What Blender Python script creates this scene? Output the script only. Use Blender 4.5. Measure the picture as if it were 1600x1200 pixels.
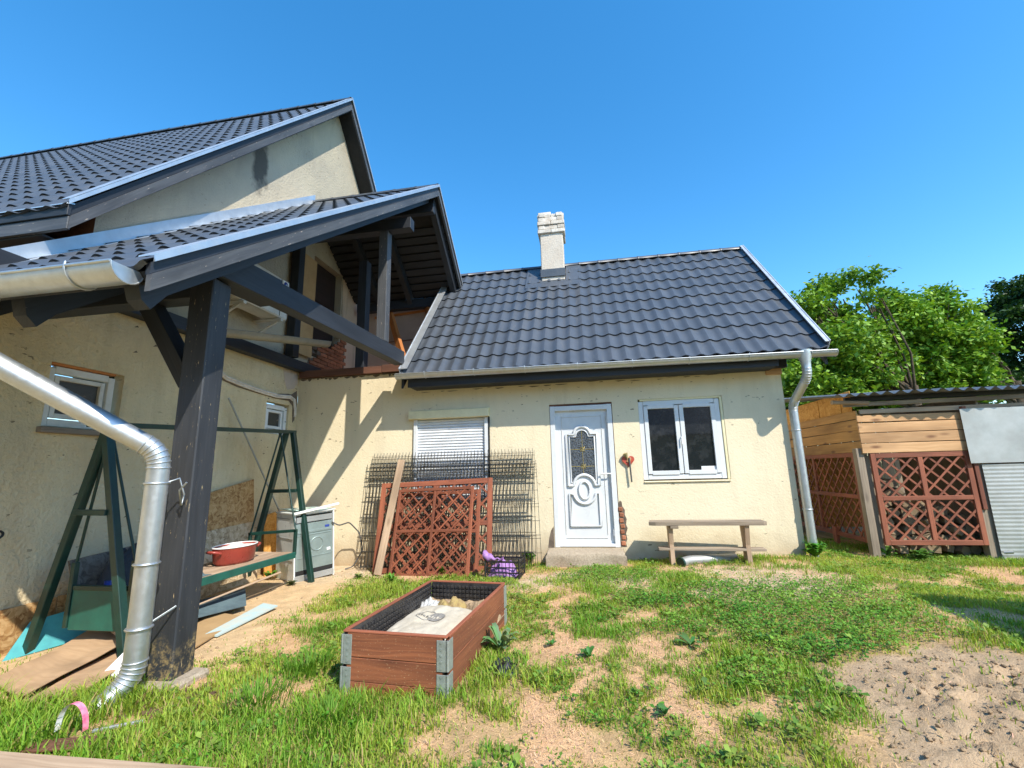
import bpy, bmesh, math, random
import numpy as np
from mathutils import Vector, Matrix
random.seed(7); RNG = np.random.default_rng(11)
R = math.radians
for o in list(bpy.data.objects): bpy.data.objects.remove(o)
scene = bpy.context.scene
C = scene.collection

# ------------------------------------------------------------------ camera
F_PX, PITCH, ROLL, YAW, CAM_H = 700.0, R(10.99), R(-1.474), R(-9.355), 1.32
hd = Vector((math.sin(YAW), math.cos(YAW), 0)); rt0 = Vector((math.cos(YAW), -math.sin(YAW), 0))
FW = hd*math.cos(PITCH) + Vector((0, 0, math.sin(PITCH)))
up0 = -hd*math.sin(PITCH) + Vector((0, 0, math.cos(PITCH)))
RT = rt0*math.cos(ROLL) + up0*math.sin(ROLL)
UP = -rt0*math.sin(ROLL) + up0*math.cos(ROLL)
CAM = Vector((0, 0, CAM_H))
cd = bpy.data.cameras.new('camera'); cam = bpy.data.objects.new('camera', cd); C.objects.link(cam)
cd.sensor_width = 36.0; cd.lens = F_PX/1600*36; cd.clip_start = .05; cd.clip_end = 2000
cam.matrix_world = Matrix.Translation(CAM) @ Matrix((RT, UP, -FW)).transposed().to_4x4()
scene.camera = cam
scene.render.resolution_x = 1024; scene.render.resolution_y = 768

# ------------------------------------------------------------------ light
SUN_TO = Vector((1.0, -1.0, 1.45)).normalized()
el = math.asin(SUN_TO.z); az = math.atan2(SUN_TO.x, SUN_TO.y)
w = bpy.data.worlds.new('World'); scene.world = w; w.use_nodes = True
wn = w.node_tree.nodes; wl = w.node_tree.links; wn.clear()
sky = wn.new('ShaderNodeTexSky'); sky.sky_type = 'NISHITA'; sky.sun_disc = False
sky.sun_elevation = el; sky.sun_rotation = az; sky.altitude = 0
sky.air_density = 1.0; sky.dust_density = 0.3; sky.ozone_density = 2.0
hs = wn.new("ShaderNodeHueSaturation"); hs.inputs["Saturation"].default_value = 1.35; hs.inputs["Hue"].default_value = 0.494
bg = wn.new('ShaderNodeBackground'); bg.inputs['Strength'].default_value = 0.15
wo = wn.new('ShaderNodeOutputWorld')
wl.new(sky.outputs[0], hs.inputs["Color"]); wl.new(hs.outputs[0], bg.inputs[0]); wl.new(bg.outputs[0], wo.inputs[0])
sl = bpy.data.lights.new('sun', 'SUN'); sl.energy = 3.1; sl.angle = R(.53); sl.color = (1, .93, .80)
so = bpy.data.objects.new('sun', sl); C.objects.link(so); so.location = (8, -8, 12)
so.rotation_euler = (-SUN_TO).to_track_quat('-Z', 'Y').to_euler()
vs = scene.view_settings
vs.view_transform = 'Standard'; vs.look = 'None'; vs.exposure = 1.12; vs.gamma = 1; vs.use_curve_mapping = False
scene.render.engine = 'CYCLES'

# ------------------------------------------------------------------ pixel -> place
def ray(px, py): return RT*((px-800)/F_PX) - UP*((py-600)/F_PX) + FW
def at_z(px, py, z=0.0): d = ray(px, py); return CAM + d*((z-CAM_H)/d.z)
def at_y(px, py, y): d = ray(px, py); return CAM + d*(y/d.y)
def at_x(px, py, x): d = ray(px, py); return CAM + d*(x/d.x)
GX = [-60, -2.8, 2.55, 3.7, 60]; GZ = [0, 0, .182, .10, .10]
def gz(x, y=0): return float(np.interp(x, GX, GZ))
def at_g(px, py):
    z = 0
    for _ in range(8): p = at_z(px, py, z); z = gz(p.x)
    return p

# ------------------------------------------------------------------ mesh builder
def top_of(o):
    while o.parent: o = o.parent
    return o
class MB:
    def __init__(s, xf=None): s.v = []; s.f = []; s.uv = []; s.sm = []; s.xf = xf
    def add(s, verts, faces, uvs=None, smooth=False):
        b = len(s.v)
        if s.xf is not None: verts = [s.xf @ Vector(p) for p in verts]
        s.v += [tuple(p) for p in verts]
        for i, f in enumerate(faces):
            s.f.append(tuple(b+k for k in f)); s.sm.append(smooth)
            s.uv.append(uvs[i] if uvs else [(verts[k][0]+verts[k][1], verts[k][2]) for k in f])
        return s
    def poly(s, pts): return s.add(pts, [tuple(range(len(pts)))])
    def box(s, c, size, rot=None, ch=.004):
        h = [a/2 for a in size]; ch = min(ch, min(h)*.45); c = Vector(c)
        L = max(range(3), key=lambda i: size[i]); o1, o2 = [i for i in range(3) if i != L]
        ou, ov = random.random()*7, random.random()*7
        vs_ = []; ix = {}
        for sx in (-1, 1):
            for sy in (-1, 1):
                for sz in (-1, 1):
                    sg = (sx, sy, sz)
                    for a in range(3):
                        ix[(sg, a)] = len(vs_)
                        vs_.append(Vector([sg[k]*(h[k]-(0 if k == a else ch)) for k in range(3)]))
        fs = []
        for a in range(3):
            b_, c_ = (a+1) % 3, (a+2) % 3
            for s_ in (-1, 1):
                q = []
                for (u, v_) in ((-1, -1), (1, -1), (1, 1), (-1, 1)):
                    g = [0, 0, 0]; g[a] = s_; g[b_] = u; g[c_] = v_; q.append(ix[(tuple(g), a)])
                fs.append(tuple(q if s_ > 0 else q[::-1]))
        for a in range(3):
            b_, c_ = (a+1) % 3, (a+2) % 3
            for u in (-1, 1):
                for v_ in (-1, 1):
                    g0 = [0]*3; g1 = [0]*3
                    g0[a] = -1; g1[a] = 1; g0[b_] = g1[b_] = u; g0[c_] = g1[c_] = v_
                    q = [ix[(tuple(g0), b_)], ix[(tuple(g1), b_)], ix[(tuple(g1), c_)], ix[(tuple(g0), c_)]]
                    fs.append(tuple(q if u*v_ < 0 else q[::-1]))
        for sg in [(a, b, d) for a in (-1, 1) for b in (-1, 1) for d in (-1, 1)]:
            q = [ix[(sg, 0)], ix[(sg, 1)], ix[(sg, 2)]]
            fs.append(tuple(q if sg[0]*sg[1]*sg[2] > 0 else q[::-1]))
        uv = [[(vs_[k][L]+ou, vs_[k][o1]+vs_[k][o2]+ov) for k in f] for f in fs]
        if rot is not None: vs_ = [rot @ p for p in vs_]
        return s.add([p+c for p in vs_], fs, uv)
    def bar(s, p, q, w_, h_, up=(0, 0, 1), ch=.004):
        p, q = Vector(p), Vector(q); d = (q-p); L = d.length; d.normalize(); u = Vector(up)
        x = d.cross(u)
        if x.length < 1e-4: x = d.cross(Vector((0, 1, 0)))
        x.normalize(); y = x.cross(d)
        return s.box((p+q)/2, (L, w_, h_), Matrix((d, x, y)).transposed(), ch)
    def tube(s, pts, r, n=10, cap=True, smooth=True):
        pts = [Vector(p) for p in pts]; m = len(pts)
        rs = r if isinstance(r, (list, tuple)) else [r]*m
        T = []
        for i in range(m):
            a = pts[min(i+1, m-1)]-pts[max(i-1, 0)]
            T.append(a.normalized() if a.length > 0 else Vector((0, 0, 1)))
        x = T[0].orthogonal().normalized(); vs_ = []; acc = 0; ls = []
        for i in range(m):
            x = (x - T[i]*x.dot(T[i])); x = x.normalized() if x.length > 1e-6 else T[i].orthogonal().normalized()
            y = T[i].cross(x)
            if i: acc += (pts[i]-pts[i-1]).length
            ls.append(acc)
            for k in range(n):
                a = 2*math.pi*k/n; vs_.append(pts[i]+(x*math.cos(a)+y*math.sin(a))*rs[i])
        fs = []; uv = []
        for i in range(m-1):
            for k in range(n):
                k2 = (k+1) % n
                fs.append((i*n+k, i*n+k2, (i+1)*n+k2, (i+1)*n+k))
                uv.append([(ls[i], k/n), (ls[i], (k+1)/n), (ls[i+1], (k+1)/n), (ls[i+1], k/n)])
        s.add(vs_, fs, uv, smooth)
        if cap:
            s.add(vs_[:n][::-1], [tuple(range(n))]); s.add(vs_[-n:], [tuple(range(n))])
        return s
    def lathe(s, prof, n=20, base=(0, 0, 0), ax=(0, 0, 1)):
        ax = Vector(ax).normalized(); x = ax.orthogonal().normalized(); y = ax.cross(x); base = Vector(base)
        vs_ = []
        for (r, z) in prof:
            for k in range(n):
                a = 2*math.pi*k/n; vs_.append(base+ax*z+(x*math.cos(a)+y*math.sin(a))*r)
        fs = [(i*n+k, i*n+(k+1) % n, (i+1)*n+(k+1) % n, (i+1)*n+k) for i in range(len(prof)-1) for k in range(n)]
        return s.add(vs_, fs, None, True)
    def prism(s, pts, dv):
        pts = [Vector(p) for p in pts]; dv = Vector(dv); n = len(pts)
        e = max((pts[(i+1) % n]-pts[i] for i in range(n)), key=lambda a: a.length).normalized()
        nn = dv.normalized(); f_ = nn.cross(e); ou = random.random()*5
        U = lambda p: (p.dot(e)+ou, p.dot(f_)+p.dot(nn))
        s.add(pts, [tuple(range(n))], [[U(p) for p in pts]])
        q = [p+dv for p in pts]
        s.add(q, [tuple(range(n))[::-1]], [[U(p) for p in q][::-1]])
        for i in range(n):
            j = (i+1) % n; a = [pts[i], pts[j], q[j], q[i]]
            s.add(a, [(0, 1, 2, 3)], [[U(p) for p in a]])
        return s
    def surf(s, fn, nu, nv, smooth=True, closed=False):
        vs_ = [fn(i/nu, j/nv) for j in range(nv+1) for i in range(nu+1)]
        fs = [(j*(nu+1)+i, j*(nu+1)+i+1, (j+1)*(nu+1)+i+1, (j+1)*(nu+1)+i) for j in range(nv) for i in range(nu)]
        uv = [[((k % (nu+1))/nu, (k//(nu+1))/nv) for k in f] for f in fs]
        return s.add(vs_, fs, uv, smooth)
    def mesh(s, name, mat, off=None):
        me = bpy.data.meshes.new(name)
        vv = s.v if off is None else [(a-off[0], b-off[1], c-off[2]) for a, b, c in s.v]
        me.from_pydata(vv, [], s.f)
        ul = me.uv_layers.new(name='UVMap')
        ul.data.foreach_set('uv', [c for f in s.uv for p in f for c in p])
        me.polygons.foreach_set('use_smooth', s.sm)
        me.materials.append(mat); me.update()
        return me
    def build(s, name, mat, parent=None, kind=None):
        if parent is None:
            a = np.array(s.v); off = ((a[:, 0].min()+a[:, 0].max())/2, (a[:, 1].min()+a[:, 1].max())/2, a[:, 2].min())
        else: off = top_of(parent).location
        o = bpy.data.objects.new(name, s.mesh(name, mat, off)); C.objects.link(o)
        if parent is None: o.location = off
        else: o.parent = parent
        if kind: o['kind'] = kind
        return o
def tag(o, label, cat, group=None):
    o['label'] = label; o['category'] = cat
    if group: o['group'] = group
    return o
def thing(name, label, cat, loc=(0, 0, 0), group=None):
    o = bpy.data.objects.new(name, None); C.objects.link(o); o.location = loc; o.empty_display_size = .2
    return tag(o, label, cat, group)
def part(name, mat, parent, fn, xf=None):
    m = MB(xf); fn(m); return m.build(name, mat, parent)
def piece(name, me, mw, parent):                     # a shared-mesh piece at a world matrix
    o = bpy.data.objects.new(name, me); C.objects.link(o); o.parent = parent
    o.matrix_local = Matrix.Translation(-top_of(parent).location) @ mw
    return o
def frame(o, x, y, z): # matrix from axes
    return Matrix.Translation(o) @ Matrix((Vector(x), Vector(y), Vector(z))).transposed().to_4x4()
def rotz(loc, a): return Matrix.Translation(Vector(loc)) @ Matrix.Rotation(a, 4, 'Z')

# ------------------------------------------------------------------ materials
class NT:
    def __init__(s, name):
        s.m = bpy.data.materials.new(name); s.m.use_nodes = True; s.t = s.m.node_tree; s.n = s.t.nodes
        s.b = s.n['Principled BSDF']
    def node(s, typ, **kw):
        n = s.n.new('ShaderNode'+typ)
        for k, v in kw.items():
            if hasattr(n, k): setattr(n, k, v)
            else: s.set(n.inputs[k.replace('_', ' ')], v)
        return n
    def set(s, sock, v):
        if isinstance(v, bpy.types.NodeSocket): s.t.links.new(v, sock)
        elif hasattr(v, 'outputs'): s.t.links.new(v.outputs[0], sock)
        else:
            if isinstance(v, (tuple, list)) and len(v) == 3 and sock.type == 'RGBA': v = (*v, 1)
            sock.default_value = v
    def noise(s, vec, scale, detail=4, rough=.55, out='Fac'):
        return s.node('TexNoise', Vector=vec, Scale=scale, Detail=detail, Roughness=rough).outputs[out]
    def ramp(s, fac, stops):
        r = s.n.new('ShaderNodeValToRGB'); s.set(r.inputs[0], fac); e = r.color_ramp.elements
        while len(e) < len(stops): e.new(.5)
        for x, (p, c) in zip(e, stops): x.position = p; x.color = (*c, 1) if len(c) == 3 else c
        return r.outputs[0]
    def step(s, fac, a, b): return s.ramp(fac, [(a, (0, 0, 0)), (b, (1, 1, 1))])
    def mix(s, f, a, b, mode='MIX'):
        n = s.n.new('ShaderNodeMix'); n.data_type = 'RGBA'; n.blend_type = mode
        s.set(n.inputs[0], f); s.set(n.inputs[6], a); s.set(n.inputs[7], b); return n.outputs[2]
    def math(s, op, a, b=0.0):
        n = s.n.new('ShaderNodeMath'); n.operation = op; s.set(n.inputs[0], a); s.set(n.inputs[1], b); return n.outputs[0]
    def mapping(s, vec, scale=(1, 1, 1), loc=(0, 0, 0)):
        n = s.n.new('ShaderNodeMapping'); s.set(n.inputs[0], vec); n.inputs['Scale'].default_value = scale
        s.set(n.inputs['Location'], loc); return n.outputs[0]
    def pos(s): return s.n.new('ShaderNodeNewGeometry').outputs['Position']
    def uv(s): return s.n.new('ShaderNodeTexCoord').outputs['UV']
    def rnd(s): return s.n.new('ShaderNodeObjectInfo').outputs['Random']
    def bump(s, h, strength=.3, dist=.01):
        n = s.n.new('ShaderNodeBump'); s.set(n.inputs['Height'], h); n.inputs['Strength'].default_value = strength
        n.inputs['Distance'].default_value = dist; s.t.links.new(n.outputs[0], s.b.inputs['Normal'])
    def done(s, col=None, rough=None, metal=0, spec=.5):
        if col is not None: s.set(s.b.inputs['Base Color'], col)
        if rough is not None: s.set(s.b.inputs['Roughness'], rough)
        s.b.inputs['Metallic'].default_value = metal; s.b.inputs['Specular IOR Level'].default_value = spec
        return s.m
def varcol(n, c, amt): # per-object brightness variation
    v = n.math('MULTIPLY_ADD', n.rnd(), 2*amt); v.node.inputs[2].default_value = 1-amt
    hs = n.node('HueSaturation'); n.set(hs.inputs['Value'], v); n.set(hs.inputs['Color'], c); return hs.outputs[0]
def simple(name, c, rough=.6, metal=0, c2=None, sc=8, bump=.15, bsc=60, rnd=.05, spec=.5, dist=.004):
    n = NT(name); p = n.pos(); c2 = c2 or tuple(a*.72 for a in c)
    f = n.noise(p, sc, 6, .65)
    col = n.mix(n.step(f, .35, .68), c, c2)
    rr = n.math('MULTIPLY_ADD', n.noise(p, sc*2.3, 5), .3); rr.node.inputs[2].default_value = rough-.15
    if bump: n.bump(n.noise(p, bsc, 5, .6), bump, dist)
    return n.done(varcol(n, col, rnd), rr, metal, spec)
def wood(name, c1, c2, dark=None, rough=.7, grain=1.0, knots=.5, rnd=.12, wear=None, wear_t=(.62, .72), bump=.3, wsc=(5, 30, 1)):
    n = NT(name); r = n.rnd()
    off = n.node('CombineXYZ', X=n.math('MULTIPLY', r, 37.), Y=n.math('MULTIPLY', r, 91.))
    uv = n.mapping(n.uv(), (1, 1, 1), off.outputs[0])
    wob = n.noise(n.mapping(uv, (1.2, 5, 1)), 1.0, 2)
    d = n.node('VectorMath', operation='ADD'); n.set(d.inputs[0], uv)
    cz = n.node('CombineXYZ', Y=n.math('MULTIPLY', wob, .12)); n.set(d.inputs[1], cz.outputs[0])
    g = n.noise(n.mapping(d.outputs[0], (1.6, 55*grain, 1)), 1.0, 5, .6)
    col = n.ramp(g, [(.3, c2), (.66, c1)])
    col = n.mix(n.step(n.noise(n.mapping(uv, (.8, 3, 1)), 1.3, 3), .42, .75), col, tuple(a*.62 for a in c2))
    if knots:
        vo = n.node('TexVoronoi', Vector=n.mapping(uv, (2.2, 7, 1)), Scale=1.0, Randomness=1.0)
        k = n.ramp(vo.outputs['Distance'], [(.06, (knots,)*3), (.19, (0, 0, 0))])
        col = n.mix(k, col, dark or tuple(a*.3 for a in c2))
    if wear:
        col = n.mix(n.step(n.noise(n.mapping(uv, wsc), 2.0, 6, .7), *wear_t), col, wear)
    n.bump(g, bump, .003)
    return n.done(varcol(n, col, rnd), rough)
M = {}
def plaster(name, c, c2, bs, bstr, dist, specks=True, dirt=(.30, .2, .11), dz=(.0, .45), seed=0, stain=.35):
    n = NT(name); p = n.mapping(n.pos(), (1, 1, 1), (seed, seed*2, 0))
    big = n.noise(p, .9, 6, .62); fine = n.noise(p, bs, 5, .6)
    col = n.mix(n.step(big, .38, .72), c, c2)
    col = n.mix(n.math('MULTIPLY', n.step(n.noise(n.mapping(p, (2.2, 2.2, .35)), 1.5, 6, .7), .5, .8), stain), col, tuple(a*.6 for a in c2))
    sep = n.node('SeparateXYZ'); n.set(sep.inputs[0], n.pos())
    low = n.node('MapRange'); n.set(low.inputs[0], n.math('ADD', sep.outputs['Z'], n.math('MULTIPLY', n.noise(p, 3.5, 5), -.55)))
    for i, v in ((1, dz[0]-.25), (2, dz[1]-.25), (3, .75), (4, 0)): low.inputs[i].default_value = v
    col = n.mix(low.outputs[0], col, dirt)
    if specks:
        vo = n.node('TexVoronoi', Vector=n.mapping(p, (1, 1, 1.6)), Scale=3.1)
        m1 = n.math('MULTIPLY', n.step(n.noise(n.mapping(p, (1, 1, 2.2)), 11, 3, .5), .695, .715), n.step(big, .4, .55))
        m2 = n.ramp(vo.outputs['Distance'], [(.018, (1, 1, 1)), (.03, (0, 0, 0))])
        col = n.mix(n.math('MULTIPLY', m1, .8), col, (.12, .085, .05))
        col = n.mix(n.math('MULTIPLY', m2, .85), col, (.05, .04, .035))
    hh = n.math('ADD', fine, n.math('MULTIPLY', n.noise(p, 4, 4), .8))
    n.bump(hh, bstr, dist)
    return n.done(col, .9, 0, .2)
M['cream'] = plaster('cream_render', (.77, .675, .485), (.71, .61, .43), 45, .5, .01)
M['stucco'] = plaster('rough_stucco', (.69, .58, .38), (.60, .48, .29), 22, .95, .03, seed=3.3, stain=.5)
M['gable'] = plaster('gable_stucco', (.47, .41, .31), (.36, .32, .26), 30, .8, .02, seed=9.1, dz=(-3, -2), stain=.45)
M['bareplaster'] = plaster('bare_plaster', (.60, .47, .36), (.42, .33, .27), 22, .6, .015, seed=5.5, specks=False, dz=(-3, -2), stain=.8)
def tile_mat():
    n = NT('tile_grey'); p = n.pos()
    f = n.noise(p, 2.2, 6, .65)
    col = n.mix(n.step(f, .35, .7), (.060, .070, .085), (.082, .091, .106))
    col = n.mix(n.math('MULTIPLY', n.step(n.noise(n.mapping(p, (6, 2, 1)), 3, 6, .7), .55, .75), .35), col, (.15, .145, .135))
    vo = n.node('TexVoronoi', Vector=p, Scale=5.0)
    col = n.mix(n.ramp(vo.outputs['Distance'], [(.012, (.8,)*3), (.02, (0, 0, 0))]), col, (.02, .02, .02))
    rr = n.math('MULTIPLY_ADD', n.noise(p, 9, 5), .25); rr.node.inputs[2].default_value = .26
    n.bump(n.noise(p, 160, 3), .06, .002)
    return n.done(varcol(n, col, .07), rr, 0, .5)
M['tile'] = tile_mat()
M['galv'] = simple('galvanised', (.58, .61, .63), .47, .9, (.50, .52, .53), 14, .05, 30, .02)
M['galv_white'] = simple('light_flashing', (.66, .69, .71), .42, .75, (.56, .58, .6), 6, .05, 25, .02)
M['galv_old'] = simple('weathered_sheet', (.44, .45, .44), .55, .6, (.34, .345, .33), 3, .1, 20, .02)
M['darkwood'] = wood('charcoal_painted_wood', (.024, .029, .039), (.014, .017, .024), None, .6, 1.0, .3, .12, (.36, .30, .24), (.72, .78), .35)
M['barge'] = wood('worn_grey_barge', (.095, .099, .107), (.058, .062, .071), None, .6, 1.0, .45, .1, (.60, .50, .40), (.63, .68), .35)
M['postwood'] = wood('worn_charcoal_post', (.040, .044, .052), (.024, .027, .034), None, .55, .8, .25, .05, (.55, .42, .22), (.63, .68), .35)
M['redwood'] = wood('red_brown_stained', (.33, .105, .052), (.21, .062, .032), None, .7, 1.0, .3, .22, (.36, .22, .15), (.68, .78))
M['rawplank'] = wood('pine_plank', (.60, .36, .18), (.46, .25, .11), (.16, .07, .03), .75, .8, .9, .16)
M['honeyplank'] = wood('honey_plank', (.52, .29, .10), (.38, .19, .055), (.13, .05, .02), .75, .8, .9, .14)
M['greywood'] = wood('weathered_grey_wood', (.36, .29, .215), (.22, .17, .125), (.08, .06, .045), .85, 1.2, .5, .12)
M['palewood'] = wood('pale_dry_wood', (.52, .38, .26), (.38, .26, .17), (.16, .09, .05), .85, 1.2, .5, .1)
M['bedwood'] = wood('orange_brown_board', (.30, .100, .040), (.16, .050, .022), None, .75, 1.2, .4, .16, (.52, .37, .21), (.60, .70), .3, (26, 48, 1))
M['orangewood'] = wood('fresh_rafter', (.56, .21, .05), (.42, .14, .03), None, .7, .8, .3, .1)
M['brownplank'] = wood('brown_sill_plank', (.20, .085, .05), (.12, .05, .03), None, .8, 1, .4, .1)
M['greenpaint'] = simple('dark_green_paint', (.009, .045, .034), .4, 0, (.007, .030, .024), 9, .12, 70, .1)
M['greenlight'] = simple('teal_green_paint', (.012, .115, .085), .45, 0, (.009, .075, .06), 7, .12, 70, .05)
M['pvc'] = simple('white_pvc', (.70, .72, .74), .3, 0, (.63, .65, .67), 3, .02, 20, .01)
M['pvc_old'] = simple('dirty_white_pvc', (.66, .65, .61), .45, 0, (.50, .48, .43), 5, .05, 30, .02)
M['shutter'] = simple('white_shutter', (.72, .75, .79), .4, 0, (.62, .65, .70), 4, .02, 20, .03)
M['creampaint'] = simple('cream_metal', (.82, .74, .46), .5, 0, (.70, .62, .38), 5, .04, 30, .02)
def glass_mat(name, c, rough=.04):
    n = NT(name); p = n.pos()
    col = n.mix(n.step(n.noise(p, 7, 6, .7), .5, .8), c, tuple(a+.035 for a in c))
    n.bump(n.noise(p, 2.5, 2), .02, .01)
    return n.done(col, rough, 0, .6)
M['glass'] = glass_mat('window_glass', (.012, .014, .016))
M['dustglass'] = glass_mat('dusty_glass', (.05, .05, .047), .25)
def deco_glass():
    n = NT('patterned_glass'); p = n.pos()
    vo = n.node('TexVoronoi', Vector=p, Scale=55.0)
    col = n.ramp(vo.outputs['Distance'], [(.2, (.012, .014, .018)), (.6, (.10, .11, .12))])
    n.bump(vo.outputs['Distance'], .6, .01); return n.done(col, .15, 0, .7)
M['decoglass'] = deco_glass()
M['gold'] = simple('gold_lead', (.75, .58, .2), .35, .7)
M['black'] = simple('matt_black', (.012, .012, .013), .7)
M['liner'] = simple('dimpled_membrane', (.02, .02, .023), .24, 0, (.05, .045, .04), 20, .05)
M['hinge'] = simple('zinc_hinge', (.40, .44, .41), .5, .5, (.30, .33, .31), 25, .3, 60)
M['wire'] = simple('dark_wire', (.022, .024, .025), .5, .3, (.09, .08, .06), 20)
M['blackplastic'] = simple('black_plastic', (.014, .014, .016), .35, 0, (.03, .03, .03), 12, .05)
M['purple'] = simple('purple_net', (.40, .22, .50), .7, 0, (.26, .12, .34), 30, .4, 90)
M['chimney'] = plaster('whitewash', (.62, .57, .50), (.47, .39, .31), 30, .7, .012, specks=False, dz=(-3, -2), stain=.6)
M['whitebrick'] = simple('whitewashed_brick', (.64, .60, .54), .9, 0, (.44, .37, .30), 9, .5, 50, .12)
M['brick'] = simple('old_red_brick', (.42, .17, .09), .9, 0, (.27, .11, .065), 12, .5, 60, .3, .3, .006)
M['mortar'] = simple('old_mortar', (.20, .155, .12), .95, 0, (.09, .07, .055), 10, .7, 40, 0, .2, .01)
M['concrete'] = simple('pebbled_concrete', (.46, .385, .29), .95, 0, (.29, .235, .175), 45, .8, 90, .05, .2, .012)
M['membrane'] = simple('roof_underlay', (.48, .35, .27), .8, 0, (.40, .28, .21), 2, .1, 12)
def osb_mat(name, a, b, c):
    n = NT(name); p0 = n.pos()
    nz = n.node('TexNoise', Vector=p0, Scale=9.0, Detail=2.0); ad = n.node('VectorMath', operation='MULTIPLY_ADD')
    n.set(ad.inputs[0], nz.outputs['Color']); ad.inputs[1].default_value = (.16, .16, .16); n.set(ad.inputs[2], p0); p = ad.outputs[0]
    def rot(a, sc):
        mp = n.n.new('ShaderNodeMapping'); n.set(mp.inputs[0], p); mp.inputs['Rotation'].default_value = (a, .2, .3); mp.inputs['Scale'].default_value = sc; return mp.outputs[0]
    v1 = n.node('TexVoronoi', Vector=rot(.5, (40, 46, 13)), Scale=1.0)
    v2 = n.node('TexVoronoi', Vector=rot(-.6, (15, 12, 48)), Scale=1.0)
    s1 = n.node('SeparateColor'); n.set(s1.inputs[0], v1.outputs['Color'])
    s2 = n.node('SeparateColor'); n.set(s2.inputs[0], v2.outputs['Color'])
    f = n.math('MULTIPLY', n.math('ADD', s1.outputs[0], s2.outputs[1]), .5)
    col = n.ramp(f, [(.1, c), (.45, a), (.85, b)])
    n.bump(f, .25, .004); return n.done(varcol(n, col, .03), .75, 0, .3)
M['osb'] = osb_mat('osb_board', (.42, .24, .095), (.56, .36, .17), (.24, .115, .04))
M['osb_new'] = osb_mat('osb_orange', (.60, .30, .07), (.68, .38, .11), (.45, .2, .04))
M['osb_grey'] = osb_mat('osb_weathered', (.50, .38, .24), (.62, .50, .35), (.30, .21, .12))
M['osb_dark'] = osb_mat('osb_dark_grey', (.16, .125, .095), (.22, .18, .145), (.09, .07, .055))
M['enamel'] = simple('enamel_white', (.78, .80, .78), .3, 0, (.70, .72, .69), 4, .03)
M['backsteel'] = simple('cooker_back_steel', (.33, .40, .39), .45, .6, (.27, .33, .32), 6, .05)
M['mint'] = simple('mint_glass', (.55, .74, .69), .2, 0, (.5, .68, .63), 4, .02)
M['redpot'] = simple('red_enamel', (.36, .055, .040), .3, 0, (.27, .045, .03), 8, .05)
M['cardboard'] = wood('cardboard', (.48, .32, .19), (.38, .245, .14), (.30, .18, .10), .9, .5, .25, .12, (.30, .19, .11), (.66, .74), .5, (2, 9, 1))
M['turq'] = simple('turquoise_board', (.07, .40, .42), .7, 0, (.05, .28, .32), 6, .2, 40)
M['bluegrey'] = simple('blue_grey_board', (.12, .18, .20), .7, 0, (.08, .12, .14), 6, .2, 40)
M['paleblue'] = simple('faded_blue_strip', (.42, .58, .60), .7, 0, (.55, .55, .48), 9, .2, 40)
M['cloth'] = simple('dark_grey_cloth', (.045, .048, .055), .95, 0, (.03, .032, .036), 8, .5, 120)
M['sack'] = simple('cream_paper_sack', (.56, .50, .40), .8, 0, (.46, .40, .30), 7, .5, 22, .05, .3, .012)
M['print'] = simple('grey_print', (.20, .185, .165), .8, 0, (.26, .24, .21), 30, 0)
M['plasticbag'] = simple('white_plastic_bag', (.52, .52, .50), .35, 0, (.38, .37, .35), 12, .6, 20)
M['soil'] = simple('dark_soil', (.15, .095, .055), .97, 0, (.08, .05, .03), 14, .9, 40, .15, .2, .02)
M['drysoil'] = simple('dry_clod', (.46, .33, .205), .97, 0, (.33, .23, .14), 14, .9, 40, .2, .2, .02)
M['wilt'] = simple('wilted_cabbage', (.36, .27, .10), .9, 0, (.20, .12, .06), 20, .9, 40)
M['pink'] = simple('pink_tape', (.75, .10, .22), .5, 0, (.85, .35, .45), 25, 0)
M['white'] = simple('white_paint', (.80, .80, .80), .4, 0, (.74, .74, .74), 6, .02)
M['blue'] = simple('blue_sticker', (.03, .06, .32), .4); M['red'] = simple('red_sticker', (.6, .05, .07), .4)
M['redheart'] = simple('red_ceramic', (.55, .10, .06), .4, 0, (.42, .07, .04), 9)
M['dryflower'] = simple('dry_flower', (.35, .30, .14), .9)
M['cable'] = simple('white_cable', (.72, .66, .60), .6); M['greycable'] = simple('grey_cable', (.10, .10, .10), .6)
M['gutterstub'] = simple('beige_gutter', (.30, .28, .22), .45, .3, (.24, .22, .17), 5)
M['doorbrown'] = wood('dark_brown_door', (.035, .02, .018), (.022, .013, .012), None, .6, 1, .2)
M['tan'] = simple('tan_board', (.46, .30, .145), .75, 0, (.38, .24, .11), 4, .15, 40)
M['acwhite'] = simple('ac_casing', (.62, .62, .60), .5, 0, (.50, .48, .44), 5, .03)
M['corr'] = simple('corrugated_sheet', (.26, .28, .30), .5, .5, (.20, .21, .22), 4, .1, 30)
M['log'] = wood('split_log', (.34, .255, .165), (.22, .155, .095), None, .9, 1.2, .3, .3)
M['bark'] = simple('tree_bark', (.12, .09, .065), .95, 0, (.06, .045, .03), 12, .9, 30, .1, .2, .02)

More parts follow.
